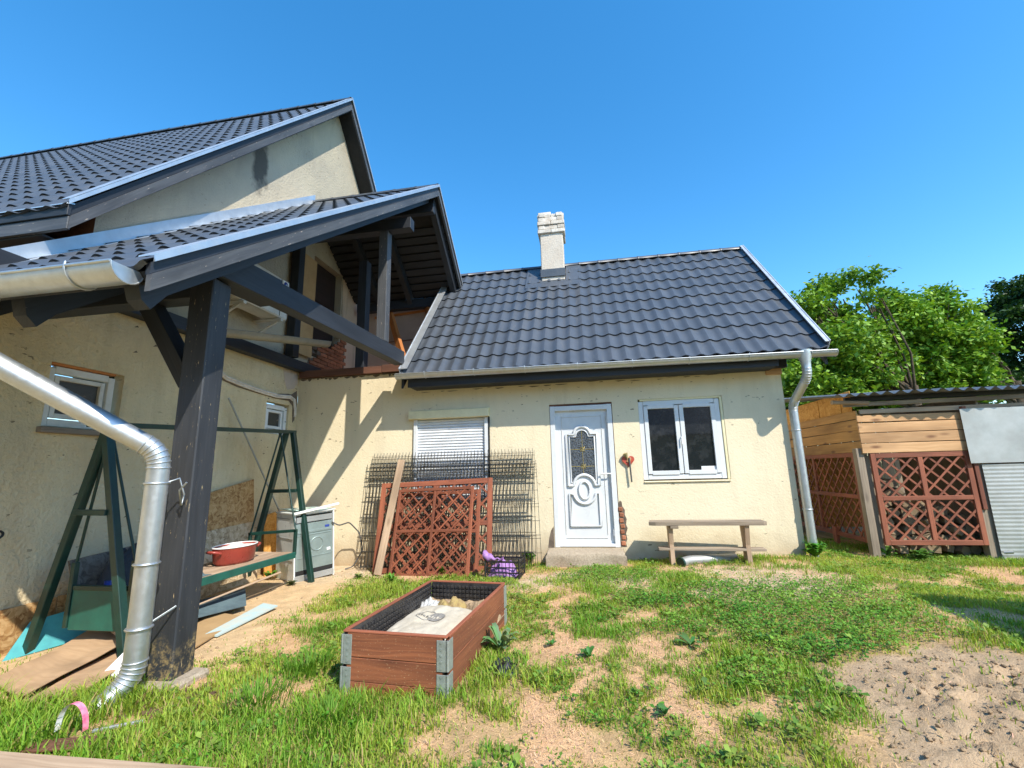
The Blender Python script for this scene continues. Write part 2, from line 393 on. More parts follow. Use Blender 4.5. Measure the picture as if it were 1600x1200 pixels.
def post_stain():
    m = M['postwood']; n = NT.__new__(NT); n.m = m; n.t = m.node_tree; n.n = n.t.nodes; n.b = n.n['Principled BSDF']
    old = n.b.inputs['Base Color'].links[0].from_socket; p = n.pos(); sep = n.node('SeparateXYZ'); n.set(sep.inputs[0], p)
    z = n.math('ADD', sep.outputs['Z'], n.math('MULTIPLY', n.noise(p, 9, 5), -.35))
    f = n.math('MULTIPLY', n.ramp(z, [(-.02, (1, 1, 1)), (.12, (0, 0, 0))]), n.step(n.noise(p, 22, 6, .75), .46, .72))
    n.set(n.b.inputs['Base Color'], n.mix(f, old, (.46, .33, .14)))
post_stain()
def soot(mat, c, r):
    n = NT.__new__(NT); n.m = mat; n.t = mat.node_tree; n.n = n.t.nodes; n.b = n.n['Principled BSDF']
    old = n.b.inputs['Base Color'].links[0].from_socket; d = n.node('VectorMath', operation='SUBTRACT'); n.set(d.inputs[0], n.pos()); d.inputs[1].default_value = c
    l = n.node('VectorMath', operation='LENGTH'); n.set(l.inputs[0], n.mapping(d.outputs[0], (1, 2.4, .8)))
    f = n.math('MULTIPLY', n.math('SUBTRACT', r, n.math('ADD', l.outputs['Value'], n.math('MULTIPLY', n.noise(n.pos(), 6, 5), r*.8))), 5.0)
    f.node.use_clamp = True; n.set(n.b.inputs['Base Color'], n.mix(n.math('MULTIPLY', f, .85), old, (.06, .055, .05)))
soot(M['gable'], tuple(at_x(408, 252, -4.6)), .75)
def colattr(name, rough=.6, trans=.0, bump=0):
    n = NT(name); a = n.node('Attribute', attribute_name='col')
    c = a.outputs['Color']
    m = n.done(c, rough, 0, .35)
    if trans:
        tr = n.node('BsdfTranslucent'); n.set(tr.inputs[0], n.mix(1.0, c, (1.0, 1.0, .45), 'MULTIPLY'))
        mx = n.node('MixShader'); mx.inputs[0].default_value = trans
        n.t.links.new(n.b.outputs[0], mx.inputs[1]); n.t.links.new(tr.outputs[0], mx.inputs[2])
        n.t.links.new(mx.outputs[0], n.n['Material Output'].inputs[0])
    return m
M['leaf'] = colattr('leaf_surface', .55, .28)
M['blade'] = colattr('grass_surface', .6, .45)
M['straw'] = colattr('straw_surface', .9)
def np_mesh(name, verts, faces_n, mat, col, smooth=False):
    """verts (N,3); faces_n: (F,k) index array; col (N,3) linear"""
    me = bpy.data.meshes.new(name); k = faces_n.shape[1]
    me.vertices.add(len(verts)); me.vertices.foreach_set('co', verts.astype(np.float32).ravel())
    me.loops.add(faces_n.size); me.loops.foreach_set('vertex_index', faces_n.astype(np.int32).ravel())
    me.polygons.add(len(faces_n)); me.polygons.foreach_set('loop_start', np.arange(0, faces_n.size, k, dtype=np.int32))
    me.polygons.foreach_set('loop_total', np.full(len(faces_n), k, dtype=np.int32))
    if smooth: me.polygons.foreach_set('use_smooth', np.ones(len(faces_n), bool))
    ca = me.color_attributes.new('col', 'FLOAT_COLOR', 'POINT')
    ca.data.foreach_set('color', np.c_[col, np.ones(len(col))].astype(np.float32).ravel())
    me.materials.append(mat); me.update(calc_edges=True)
    return me
class VNoise:
    def __init__(s, seed): s.t = np.random.default_rng(seed).random((256, 256))
    def __call__(s, x, y):
        xi = np.floor(x).astype(int); yi = np.floor(y).astype(int); fx = x-xi; fy = y-yi
        fx = fx*fx*(3-2*fx); fy = fy*fy*(3-2*fy); a = lambda i, j: s.t[(xi+i) % 256, (yi+j) % 256]
        return (a(0, 0)*(1-fx)+a(1, 0)*fx)*(1-fy)+(a(0, 1)*(1-fx)+a(1, 1)*fx)*fy
    def fbm(s, x, y, o=4):
        r = 0; amp = .5; tot = 0
        for i in range(o): r = r+amp*s(x+17*i, y+5*i); tot += amp; x = x*2.03; y = y*2.03; amp *= .5
        return r/tot
VN = VNoise(5)
# ------------------------------------------------------------------ ground
def blobs(lst):
    out = []
    for (px, py, rx, ry) in lst:
        c = at_g(px, py); a = at_g(px+rx, py)-c; b = at_g(px, py-ry)-c
        out.append((c.x, c.y, max(a.length, .04), max(b.length, .04)))
    return out
BARE = blobs([(885, 950, 30, 42), (882, 1010, 30, 36), (895, 1066, 30, 34), (860, 1125, 52, 40), (838, 1180, 50, 40), (900, 1150, 24, 40),
              (1030, 1012, 78, 26), (985, 1045, 45, 20), (1075, 1130, 45, 38), (1040, 1085, 40, 24), (1240, 1100, 22, 20), (1130, 990, 40, 16),
              (400, 948, 120, 46), (340, 1005, 70, 34), (480, 905, 80, 20), (560, 886, 70, 14), (430, 990, 70, 24), (330, 1060, 40, 12), (700, 1110, 30, 10), (690, 1165, 34, 14),
              (700, 896, 220, 8), (1130, 889, 130, 10), (1190, 905, 100, 18), (1260, 905, 70, 16), (900, 900, 130, 8), (840, 922, 46, 8), (985, 915, 46, 12), (1000, 960, 36, 14),
              (1060, 945, 30, 12), (1585, 905, 22, 8), (1335, 948, 22, 8), (440, 1080, 60, 14)])
SANDY = blobs([(400, 945, 130, 60), (340, 1005, 80, 44), (500, 900, 100, 26), (600, 890, 90, 16), (260, 960, 120, 60)])
GREYD = blobs([(1180, 903, 140, 26), (900, 905, 140, 12), (560, 885, 80, 18)])
CLOVER = blobs([(1290, 950, 150, 40), (1180, 962, 110, 34), (1360, 995, 80, 22), (1130, 930, 70, 22), (1020, 935, 60, 16), (950, 900, 60, 12), (1060, 985, 50, 14), (1240, 1010, 90, 20), (1180, 1060, 70, 26)])
SOIL_POLY = [at_g(*q) for q in [(1290, 1055), (1380, 1020), (1470, 1003), (1560, 1020), (1600, 1030)]] + [Vector((4.2, 3.6, 0)), Vector((4.2, .3, 0)), Vector((.85, .3, 0)), at_g(1375, 1190), at_g(1330, 1110)]
def fblob(B, x, y, soft=.35):
    m = np.zeros_like(x)
    for (cx, cy, rx, ry) in B:
        d = np.sqrt(((x-cx)/(rx*.9))**2+((y-cy)/(ry*.9))**2); m = np.maximum(m, np.clip((1+soft-d)/(2*soft), 0, 1))
    return m
def fpoly(P, x, y):
    inside = np.zeros(x.shape, bool); n = len(P); dmin = np.full(x.shape, 1e9)
    for i in range(n):
        a, b = P[i], P[(i+1) % n]
        c = ((a.y > y) != (b.y > y)) & (x < (b.x-a.x)*(y-a.y)/((b.y-a.y)+1e-12)+a.x); inside ^= c
        ex, ey = b.x-a.x, b.y-a.y; t = np.clip(((x-a.x)*ex+(y-a.y)*ey)/(ex*ex+ey*ey+1e-12), 0, 1)
        dmin = np.minimum(dmin, np.hypot(x-a.x-t*ex, y-a.y-t*ey))
    return np.where(inside, dmin, -dmin)
def fields(x, y):
    wx = x+(VN.fbm(x*2.3, y*2.3)-.5)*.5+(VN.fbm(x*9+5, y*9, 3)-.5)*.34; wy = y+(VN.fbm(x*2.3+40, y*2.3+9)-.5)*.5+(VN.fbm(x*9+70, y*9+3, 3)-.5)*.34
    bare = fblob(BARE, wx, wy); sandy = fblob(SANDY, wx, wy); grey = fblob(GREYD, wx, wy); clov = fblob(CLOVER, wx, wy)
    soil = np.clip(fpoly(SOIL_POLY, x+(VN.fbm(x*5, y*5)-.5)*.35, y+(VN.fbm(x*5+9, y*5)-.5)*.35)/.12+.5, 0, 1)
    patch = VN.fbm(x*2.6+3, y*2.6+8, 5)
    speck = np.clip((VN.fbm(x*11+60, y*11, 2)-.50)/.1, 0, 1)
    dens = np.clip((patch-.34)/.12, .15, 1)*(1-bare*(.95-.45*speck*(1-sandy)))*(1-.96*soil)
    dens = np.maximum(dens, clov*.95*(1-soil))
    inner = ((x < -3.1) & (y > 2.75) & (y < 6.6)) | ((x < -3.28) & (y > 2.44) & (y < 3))
    dens = np.where(inner, dens*.06, dens)
    dens = np.where((y > 6.42) & (x < 2.7), 0, dens)
    return bare, sandy, grey, clov, soil, dens
def ground_z(x, y):
    z = np.interp(x, GX, GZ)
    soil = np.clip(fpoly(SOIL_POLY, x, y)/.35, 0, 1)
    near = np.clip((14-np.hypot(x, y-4))/4, 0, 1)
    z = z+near*((VN.fbm(x*3, y*3, 3)-.5)*.035)
    cl = VN.fbm(x*14, y*14, 3); cl2 = VN.fbm(x*30+5, y*30, 2)
    z = z+soil*((cl-.45)*.075+(cl2-.5)*.07)
    return z
def ax(lo, hi, step, far):
    core = list(np.arange(lo, hi+1e-6, step)); l = []; d = step; p = lo
    while p > -far: d *= 1.5; p -= d; l.append(p)
    r = []; d = step; p = hi
    while p < far: d *= 1.5; p += d; r.append(p)
    return np.array(l[::-1]+core+r)
gx, gy = ax(-6, 5.6, .035, 300), ax(1.6, 8.0, .035, 300)
XX, YY = np.meshgrid(gx, gy); ZZ = ground_z(XX, YY)
bare, sandy, grey, clov, soil, dens = fields(XX, YY)
far = (np.hypot(XX, YY-4) > 9)
v1 = VN.fbm(XX*6, YY*6, 4)[..., None]; v2 = VN.fbm(XX*25+3, YY*25, 3)[..., None]
base = np.array([.60, .39, .20])*(.75+.5*v1); strawc = np.array([.69, .425, .235])*(.8+.4*v1)
sandc = np.array([.70, .50, .285])*(.82+.36*v1); greyc = np.array([.64, .52, .37])*(.8+.4*v1)
soilc = np.array([.50, .36, .225])*(.78+.44*v1); undc = np.array([.30, .25, .08])*(.7+.6*v1)
col = base*(1-bare[..., None])+strawc*bare[..., None]
col = col*(1-.6*dens[..., None])+undc*.6*dens[..., None]
for f, c in ((sandy, sandc), (grey*.8, greyc), (soil, soilc)): col = col*(1-f[..., None])+c*f[..., None]
col = np.where(far[..., None], np.array([.10, .14, .03]), col)*(.8+.4*v2)
nx, ny = len(gx), len(gy)
I = np.arange(nx*ny).reshape(ny, nx)
fc = np.stack([I[:-1, :-1], I[:-1, 1:], I[1:, 1:], I[1:, :-1]], -1).reshape(-1, 4)
def ground_mat():
    n = NT('earth'); a = n.node('Attribute', attribute_name='col'); p = n.pos()
    f = n.noise(p, 70, 6, .7); g = n.noise(p, 240, 3, .6)
    c = n.mix(n.math('MULTIPLY', n.step(f, .42, .7), .5), a.outputs['Color'], n.mix(1.0, a.outputs['Color'], (.52, .48, .44), 'MULTIPLY'))
    c = n.mix(n.math('MULTIPLY', n.step(g, .6, .72), .4), c, (.62, .50, .34))
    n.bump(n.math('ADD', f, n.math('ADD', n.math('MULTIPLY', g, .5), n.math('MULTIPLY', n.noise(p, 24, 4, .6), .8))), .7, .018); return n.done(c, .97, 0, .15)
me = np_mesh('ground', np.c_[XX.ravel(), YY.ravel(), ZZ.ravel()], fc, ground_mat(), col.reshape(-1, 3), True)
go = bpy.data.objects.new('ground', me); C.objects.link(go); go['kind'] = 'structure'

def scatter(n, x0, x1, y0, y1):
    return RNG.uniform(x0, x1, n), RNG.uniform(y0, y1, n)
def in_view(x, y):
    # keep what the camera or a step to its side could see
    return (np.abs(x+.16*y) < 1.25*y+1.2)
# boxes nothing grows through
def blocked(x, y):
    b = (np.abs(x+1.154) < .34) & (np.abs(y-3.385) < .60)
    b |= (x > -.62) & (x < .4) & (y > 6.1)
    b |= (np.abs(x+2.84) < .12) & (np.abs(y-2.87) < .12)
    b |= (y < 1.95) & (y > 1.75) & (x < .5)
    return b
def make_grass():
    x, y = scatter(640000, -5.2, 6.5, 1.75, 8.4)
    b_, s_, g_, c_, so_, d_ = fields(x, y)
    keep = (RNG.random(len(x)) < d_*np.clip(1.25-.10*y, .45, 1)*(1-.6*c_)) & in_view(x, y) & ~blocked(x, y)
    x, y, d_ = x[keep], y[keep], d_[keep]; n = len(x); z = ground_z(x, y)
    tall = VN.fbm(x*1.3+50, y*1.3, 3)
    h = (.020+.042*RNG.random(n)**1.6)*(.55+1.1*np.clip((tall-.3)*2, 0, 1))*(.55+.45*d_)
    left = np.clip((-1.9-x)/.8, 0, 1)*np.clip((3.2-y)/.5, 0, 1); h *= 1+.9*left
    a = RNG.uniform(0, 6.283, n); lean = RNG.uniform(.15, 1.1, n)*h; wd = RNG.uniform(.0016, .0038, n)*(1+.35*left)
    dx, dy = np.cos(a), np.sin(a); sx, sy = -dy*wd, dx*wd
    P = np.zeros((n, 5, 3))
    P[:, 0] = np.c_[x-sx, y-sy, z-.01]; P[:, 1] = np.c_[x+sx, y+sy, z-.01]
    mx, my, mz = x+dx*lean*.35, y+dy*lean*.35, z+h*.62
    P[:, 2] = np.c_[mx+sx*.8, my+sy*.8, mz]; P[:, 3] = np.c_[mx-sx*.8, my-sy*.8, mz]
    P[:, 4] = np.c_[x+dx*lean, y+dy*lean, z+h*.98]
    k = np.arange(n)*5
    F = np.concatenate([np.c_[k, k+1, k+2], np.c_[k, k+2, k+3], np.c_[k+3, k+2, k+4]])
    hue = np.clip(VN.fbm(x*2.2+7, y*2.2+30, 4)*1.5-.3+RNG.normal(0, .2, n), 0, 1)[:, None]
    c = np.array([.17, .38, .03])*(1-hue)+np.array([.46, .52, .075])*hue
    dry = (RNG.random(n) < .10)[:, None]; c = np.where(dry, np.array([.46, .34, .15]), c)*RNG.uniform(.7, 1.25, (n, 1))
    me = np_mesh('grass', P.reshape(-1, 3), F, M['blade'], np.repeat(c, 5, 0))
    o = bpy.data.objects.new('grass', me); C.objects.link(o); o['kind'] = 'stuff'
    tag(o, 'patchy sunlit green grass growing over the whole yard', 'grass')
make_grass()
def leaf_cluster(x, y, z, n_leaf, size, spread, hgt, colf, name, label, cat):
    n = len(x); N = n*n_leaf
    X = np.repeat(x, n_leaf); Y = np.repeat(y, n_leaf); Z = np.repeat(z, n_leaf)
    a = RNG.uniform(0, 6.283, N); r = RNG.uniform(.3, 1, N)*np.repeat(spread, n_leaf)
    cx, cy = X+np.cos(a)*r, Y+np.sin(a)*r; cz = Z+np.repeat(hgt, n_leaf)*RNG.uniform(.35, 1, N)
    s = np.repeat(size, n_leaf)*RNG.uniform(.6, 1.2, N)
    tilt = RNG.uniform(-.15, .75, N); b = a+RNG.normal(0, .7, N)
    dx, dy, dz = np.cos(b)*np.cos(tilt), np.sin(b)*np.cos(tilt), np.sin(tilt)
    px_, py_ = -np.sin(b), np.cos(b)
    P = np.zeros((N, 4, 3))
    P[:, 0] = np.c_[cx, cy, cz]; P[:, 2] = np.c_[cx+dx*s, cy+dy*s, cz+dz*s]
    m = .55; wv = s*.42; roll = RNG.uniform(-.4, .4, N)*wv
    P[:, 1] = np.c_[cx+dx*s*m+px_*wv, cy+dy*s*m+py_*wv, cz+dz*s*m+roll+s*.08]
    P[:, 3] = np.c_[cx+dx*s*m-px_*wv, cy+dy*s*m-py_*wv, cz+dz*s*m-roll+s*.08]
    k = np.arange(N)*4; F = np.concatenate([np.c_[k, k+1, k+2], np.c_[k, k+2, k+3]])
    c = np.repeat(colf, n_leaf, 0)*RNG.uniform(.65, 1.3, (N, 1))
    me = np_mesh(name, P.reshape(-1, 3), F, M['leaf'], np.repeat(c, 4, 0))
    o = bpy.data.objects.new(name, me); C.objects.link(o); o['kind'] = 'stuff'
    return tag(o, label, cat)
def make_clover():
    x, y = scatter(60000, -4.8, 6.5, 2.0, 8.2)
    b_, s_, g_, c_, so_, d_ = fields(x, y)
    pr = np.clip(c_*.9+d_*.16*(VN.fbm(x*3+90, y*3, 3) > .52), 0, 1)*(1-.9*so_)
    keep = (RNG.random(len(x)) < pr) & in_view(x, y) & ~blocked(x, y) & ~((y > 6.42) & (x < 2.7))
    x, y, c_ = x[keep], y[keep], c_[keep]; n = len(x)
    hue = np.clip(VN.fbm(x*2+7, y*2, 3)*1.6-.35+RNG.normal(0, .15, n), 0, 1)[:, None]
    c = np.array([.065, .235, .02])*(1-hue)+np.array([.22, .38, .045])*hue
    leaf_cluster(x, y, ground_z(x, y), 5, .016+.011*RNG.random(n), np.full(n, .03), .025+.035*c_+.02*RNG.random(n), c,
                 'clover', 'dense dark green clover and low broad leaf ground cover in the yard', 'clover')
make_clover()
def make_broadleaf():
    x, y = scatter(16000, -3.2, 6.2, 1.95, 7.6); b_, s_, g_, c_, so_, d_ = fields(x, y)
    keep = (RNG.random(len(x)) < .55*np.clip(d_-.25, 0, 1)*(VN.fbm(x*2+33, y*2+4, 3) > .44)) & in_view(x, y) & ~blocked(x, y)
    x, y = x[keep], y[keep]; n = len(x)
    hue = RNG.random((n, 1)); c = np.array([.10, .22, .03])*(1-hue)+np.array([.24, .34, .055])*hue
    leaf_cluster(x, y, ground_z(x, y), 8, .018+.024*RNG.random(n), np.full(n, .03), .012+.04*RNG.random(n), c,
                 'broad_leaf_cover', 'scattered broad leaved weeds mixed into the yard grass', 'weeds')
make_broadleaf()
def make_straw():
    x, y = scatter(130000, -4.4, 5.5, 1.9, 6.5)
    b_, s_, g_, c_, so_, d_ = fields(x, y)
    keep = (RNG.random(len(x)) < np.clip(.8*b_+.5*(1-d_), 0, 1)*(1-.75*s_)*(1-.85*so_)*(1-c_)) & in_view(x, y) & ~blocked(x, y)
    x, y = x[keep], y[keep]; n = len(x); z = ground_z(x, y)+RNG.uniform(.002, .012, n)
    a = RNG.uniform(0, 6.283, n); L = RNG.uniform(.008, .032, n); wd = RNG.uniform(.0006, .0013, n)
    dx, dy = np.cos(a)*L, np.sin(a)*L; sx, sy = -np.sin(a)*wd, np.cos(a)*wd; t = RNG.uniform(-.008, .012, n)
    P = np.zeros((n, 4, 3))
    P[:, 0] = np.c_[x-sx, y-sy, z]; P[:, 1] = np.c_[x+sx, y+sy, z]; P[:, 2] = np.c_[x+dx+sx, y+dy+sy, z+t]; P[:, 3] = np.c_[x+dx-sx, y+dy-sy, z+t]
    k = np.arange(n)*4; F = np.c_[k, k+1, k+2, k+3]
    c = np.array([.78, .50, .27])*RNG.uniform(.55, 1.25, (n, 1))*np.c_[np.ones(n), RNG.uniform(.85, 1.1, n), RNG.uniform(.7, 1.2, n)]
    me = np_mesh('straw', P.reshape(-1, 3), F, M['straw'], np.repeat(c, 4, 0))
    o = bpy.data.objects.new('straw', me); C.objects.link(o); o['kind'] = 'stuff'; tag(o, 'dry mown straw lying on the bare brown patches', 'straw')
make_straw()
def lump(nseg=6, nring=4, rough=.25):
    pts = []; r = [(1+random.uniform(-rough, rough)) for _ in range(nseg*nring)]
    v = [(0, 0, 1)]
    for j in range(1, nring):
        for i in range(nseg):
            t = math.pi*j/nring; a = 2*math.pi*(i+.5*(j % 2))/nseg; q = r[j*nseg+i]
            v.append((math.sin(t)*math.cos(a)*q, math.sin(t)*math.sin(a)*q, math.cos(t)*q))
    v.append((0, 0, -1)); f = [(0, 1+i, 1+(i+1) % nseg) for i in range(nseg)]
    for j in range(nring-2):
        for i in range(nseg):
            a = 1+j*nseg+i; b = 1+j*nseg+(i+1) % nseg; f.append((a, a+nseg, b+nseg, b))
    e = len(v)-1; k = 1+(nring-2)*nseg
    f += [(e, k+(i+1) % nseg, k+i) for i in range(nseg)]
    return np.array(v), f
def clods(name, xs, ys, sizes, mat, label, cat, flat=.7):
    m = MB(); L = [lump() for _ in range(12)]
    for x, y, s in zip(xs, ys, sizes):
        v, f = random.choice(L); a = random.uniform(0, 6.28); ca, sa = math.cos(a), math.sin(a)
        z = float(ground_z(np.array([x]), np.array([y]))[0]); e = random.uniform(.7, 1.4)
        vv = np.c_[x+(v[:, 0]*ca*e-v[:, 1]*sa)*s, y+(v[:, 0]*sa*e+v[:, 1]*ca)*s, z+v[:, 2]*s*flat+s*.25]
        m.add([tuple(p) for p in vv], f, None, False)
    o = m.build(name, mat, None, 'stuff'); return tag(o, label, cat)
xs, ys = scatter(16000, .7, 4.2, 1.9, 4.0); sp = fpoly(SOIL_POLY, xs, ys)
k = (sp > .05) & in_view(xs, ys) & (RNG.random(16000) < .25+.5*np.clip(sp, 0, 1)); xs, ys = xs[k], ys[k]
clods('soil_clods', xs, ys, .003+.011*RNG.random(len(xs))**3.5, M['drysoil'], 'crumbly dry clods on the tilled brown soil bed', 'soil')
xs, ys = scatter(1100, -4.3, 3.4, 2.2, 6.4); b_, s_, g_, c_, so_, d_ = fields(xs, ys); k = (RNG.random(1100) < .5*np.maximum(b_, g_)) & ~blocked(xs, ys)
clods('pebbles', xs[k], ys[k], .004+.010*RNG.random(k.sum())**2, M['drysoil'], 'small stones and crumbs scattered on the bare ground', 'pebbles')
tx = -2.62+RNG.normal(0, .13, 160); ty = 2.62+RNG.normal(0, .09, 160)
clods('turned_earth', tx, ty, .008+.022*RNG.random(160)**2, M['soil'], 'dark turned earth around the foot of the galvanised downpipe', 'earth')
# ------------------------------------------------------------------ shared building helpers
FY = 6.5                                              # facade plane
def tile_mesh(name, wd, step, shear=0.0, amp=.030, lip=.024, n=8):
    m = MB(); top = []; 
    prof = [(i/n*wd, amp*(.5+.5*math.cos(2*math.pi*i/n))**1.35) for i in range(n+1)]
    v = [(x, -.03, z+lip) for x, z in prof]+[(x+shear*(step+.02), step+.02, z+.0015) for x, z in prof]
    m.add(v, [(i, i+1, i+n+2, i+n+1) for i in range(n)], None, True)
    v = [(x, -.03, z+lip) for x, z in prof]+[(x, -.012, z-.004) for x, z in prof]
    m.add(v, [(i+1, i, i+n+1, i+n+2) for i in range(n)], None, True)
    return m.mesh(name, M['tile'])
def lay_tiles(roof, fr, me, cols, rows, wd, step, shear=0.0, limit=300, score=None):
    spots = [(i, j) for j in range(rows) for i in range(cols)]
    if score: spots.sort(key=score)
    for (i, j) in spots[:limit]:
        piece('tile', me, fr @ Matrix.Translation((i*wd+shear*j*step, j*step, 0)), roof)
    rest = spots[limit:]
    if rest:
        src = np.array([v.co[:] for v in me.vertices]); fs = [tuple(p.vertices) for p in me.polygons]
        m = MB()
        for (i, j) in rest:
            A = fr @ Matrix.Translation((i*wd+shear*j*step, j*step, 0)); A = np.array(A)
            m.add([tuple(p) for p in (src @ A[:3, :3].T+A[:3, 3])], fs, None, True)
        m.build('far_tiles', M['tile'], roof, 'stuff')
def ridge_caps(roof, p, q, n, r, mat):
    p, q = Vector(p), Vector(q); d = (q-p)/n; m = MB()
    L = d.length; k = 8
    vs_ = []
    for e, rr in ((0, r*1.06), (L*.08, r*1.06), (L*.09, r), (L*1.02, r*.98)):
        for i in range(k+1):
            a = math.pi*(.02+.96*i/k); vs_.append((e, math.cos(a)*rr, math.sin(a)*rr))
    fs = [(j*(k+1)+i, j*(k+1)+i+1, (j+1)*(k+1)+i+1, (j+1)*(k+1)+i) for j in range(3) for i in range(k)]
    m.add(vs_, fs, None, True); me = m.mesh('ridge_cap', mat)
    x = d.normalized(); z = Vector((0, 0, 1)); y = z.cross(x).normalized(); z = x.cross(y)
    for i in range(n): piece('ridge_cap', me, frame(p+d*i, x, y, z), roof)
def half_pipe(m, p, q, r, t=.006, n=10, open_up=(0, 0, 1)):
    p, q = Vector(p), Vector(q); d = (q-p).normalized(); u = Vector(open_up); s_ = d.cross(u).normalized(); u = s_.cross(d)
    ring = lambda c, rr: [c+s_*math.cos(a)*rr-u*math.sin(a)*rr for a in [math.pi*i/n for i in range(n+1)]]
    for rr, fl in ((r, 1), (r-t, -1)):
        a, b = ring(p, rr), ring(q, rr)
        m.add(a+b, [(i, i+1, i+n+2, i+n+1) for i in range(n)], None, True)
    for c in (p, q):
        a, b = ring(c, r), ring(c, r-t); m.add(a+b, [(i, i+1, i+n+2, i+n+1) for i in range(n)])
    for sgn in (1, -1):                                # rolled beads
        m.tube([p+s_*sgn*r, q+s_*sgn*r], r*.11 if sgn > 0 else r*.06, 8)
    return m
def gutter(root, p, q, r, nb, capA=True, capB=True, mat=None):
    mat = mat or M['galv']; p, q = Vector(p), Vector(q); d = (q-p).normalized()
    g = half_pipe(MB(), p, q, r).build('gutter', mat, root)
    u = Vector((0, 0, 1)); s_ = d.cross(u).normalized(); u = s_.cross(d); n = 12
    for c, on in ((p, capA), (q, capB)):
        if on:
            pts = [c+s_*math.cos(a)*r*1.02-u*math.sin(a)*r*1.02 for a in [math.pi*i/n for i in range(n+1)]]
            k = d*(.008 if c is q else -.008)
            m = MB(); m.prism(pts, k); m.tube([x+k for x in pts], r*.05, 6); m.build('end_cap', mat, g)
    for i in range(nb):
        c = p+(q-p)*((i+.6)/nb)
        m = MB(); m.tube([c+s_*math.cos(a)*r*1.05-u*math.sin(a)*r*1.05 for a in [math.pi*i2/n for i2 in range(-1, n+2)]], r*.075, 6)
        m.build('bracket', mat, g)
    return g
def round_path(pts, rad=.08, k=5):
    pts = [Vector(p) for p in pts]; out = [pts[0]]
    for i in range(1, len(pts)-1):
        a, b, c = pts[i-1], pts[i], pts[i+1]; d1 = (a-b).normalized(); d2 = (c-b).normalized()
        for t in range(k+1):
            t /= k; out.append((b+d1*rad)*(1-t)**2+b*2*t*(1-t)+(b+d2*rad)*t*t)
    return out+[pts[-1]]
def downpipe(root, pts, r, clamps=(), rad=.09, mat=None):
    mat = mat or M['galv']
    path = round_path(pts, rad, 6); o = MB().tube(path, r, 18, False).build('downpipe', mat, root)
    for i in range(1, len(pts)-1):                     # ribbed elbows
        b = Vector(pts[i]); d1 = (Vector(pts[i-1])-b).normalized(); d2 = (Vector(pts[i+1])-b).normalized()
        for t in (0, .17, .33, .5, .67, .83, 1):
            c = (b+d1*rad)*(1-t)**2+b*2*t*(1-t)+(b+d2*rad)*t*t
            tn = ((-d1)*(1-t)+d2*t).normalized(); x = tn.orthogonal().normalized(); y = tn.cross(x)
            MB().tube([c+(x*math.cos(a)+y*math.sin(a))*r*1.0 for a in [2*math.pi*j/18 for j in range(19)]], r*.09, 5, False).build('elbow_rib', mat, o)
    for c, tn in clamps:
        c = Vector(c); tn = Vector(tn).normalized(); x = tn.orthogonal().normalized(); y = tn.cross(x)
        MB().tube([c+(x*math.cos(a)+y*math.sin(a))*r*1.06 for a in [2*math.pi*j/18 for j in range(19)]], r*.13, 6, False).build('clamp', mat, o)
    return o
def holed_wall(m, a0, a1, z0, z1, holes, P, n, reveal):
    """wall in a vertical plane: P(a,z)->point; n = inward vector; holes (a0,a1,z0,z1)"""
    as_ = sorted({a0, a1, *[h for q in holes for h in q[:2]]}); zs = sorted({z0, z1, *[h for q in holes for h in q[2:]]})
    n = Vector(n)
    for i in range(len(as_)-1):
        for j in range(len(zs)-1):
            ca, cz = (as_[i]+as_[i+1])/2, (zs[j]+zs[j+1])/2
            if any(h[0] < ca < h[1] and h[2] < cz < h[3] for h in holes): continue
            m.poly([P(as_[i], zs[j]), P(as_[i+1], zs[j]), P(as_[i+1], zs[j+1]), P(as_[i], zs[j+1])])
    for h in holes:
        c = [P(h[0], h[2]), P(h[1], h[2]), P(h[1], h[3]), P(h[0], h[3])]
        for k in range(4): m.poly([c[k], c[(k+1) % 4], c[(k+1) % 4]+n*reveal, c[k]+n*reveal])
    return m
V = Vector

# ------------------------------------------------------------------ small house
house = thing('small_house', 'small cream rendered house with dark grey tiled roof and white door', 'house', (0, 7.5, .05))
DOOR = (-.530, .368, .268, 2.258); WIN = (.728, 1.855, 1.138, 2.271); SHUT = (-2.60, -1.44, .92, 2.24)
RX0, RX1, EY, EZ, RY, RZ = -2.64, 3.05, 6.10, 2.755, 8.45, 5.30
RDZ = (RZ-EZ)/(RY-EY)
def house_wall(m):
    Pf = lambda a, z: V((a, FY, z))
    holed_wall(m, -2.62, 2.64, -.2, 2.74, [DOOR, WIN, SHUT], Pf, (0, 1, 0), .13)
    holed_wall(m, -4.598, -2.62, -.2, 2.88, [], Pf, (0, 1, 0), .1)
    m.poly([V((-4.598, FY, 2.88)), V((-2.62, FY, 2.88)), V((-2.62, FY+.35, 2.88)), V((-4.598, FY+.35, 2.88))])
    m.poly([V((-2.62, FY, 2.74)), V((-2.62, FY+.35, 2.74)), V((-2.62, FY+.35, 2.88)), V((-2.62, FY, 2.88))])
    # right gable wall and back
    m.poly([V((2.64, FY, -.2)), V((2.64, 10.4, -.2)), V((2.64, 10.4, 2.74)), V((2.64, RY, 5.05)), V((2.64, FY, 2.9))])
    m.poly([V((2.64, 10.4, -.2)), V((-4.598, 10.4, -.2)), V((-4.598, 10.4, 2.74)), V((2.64, 10.4, 2.74))])
hw = part('wall', M['cream'], house, house_wall)
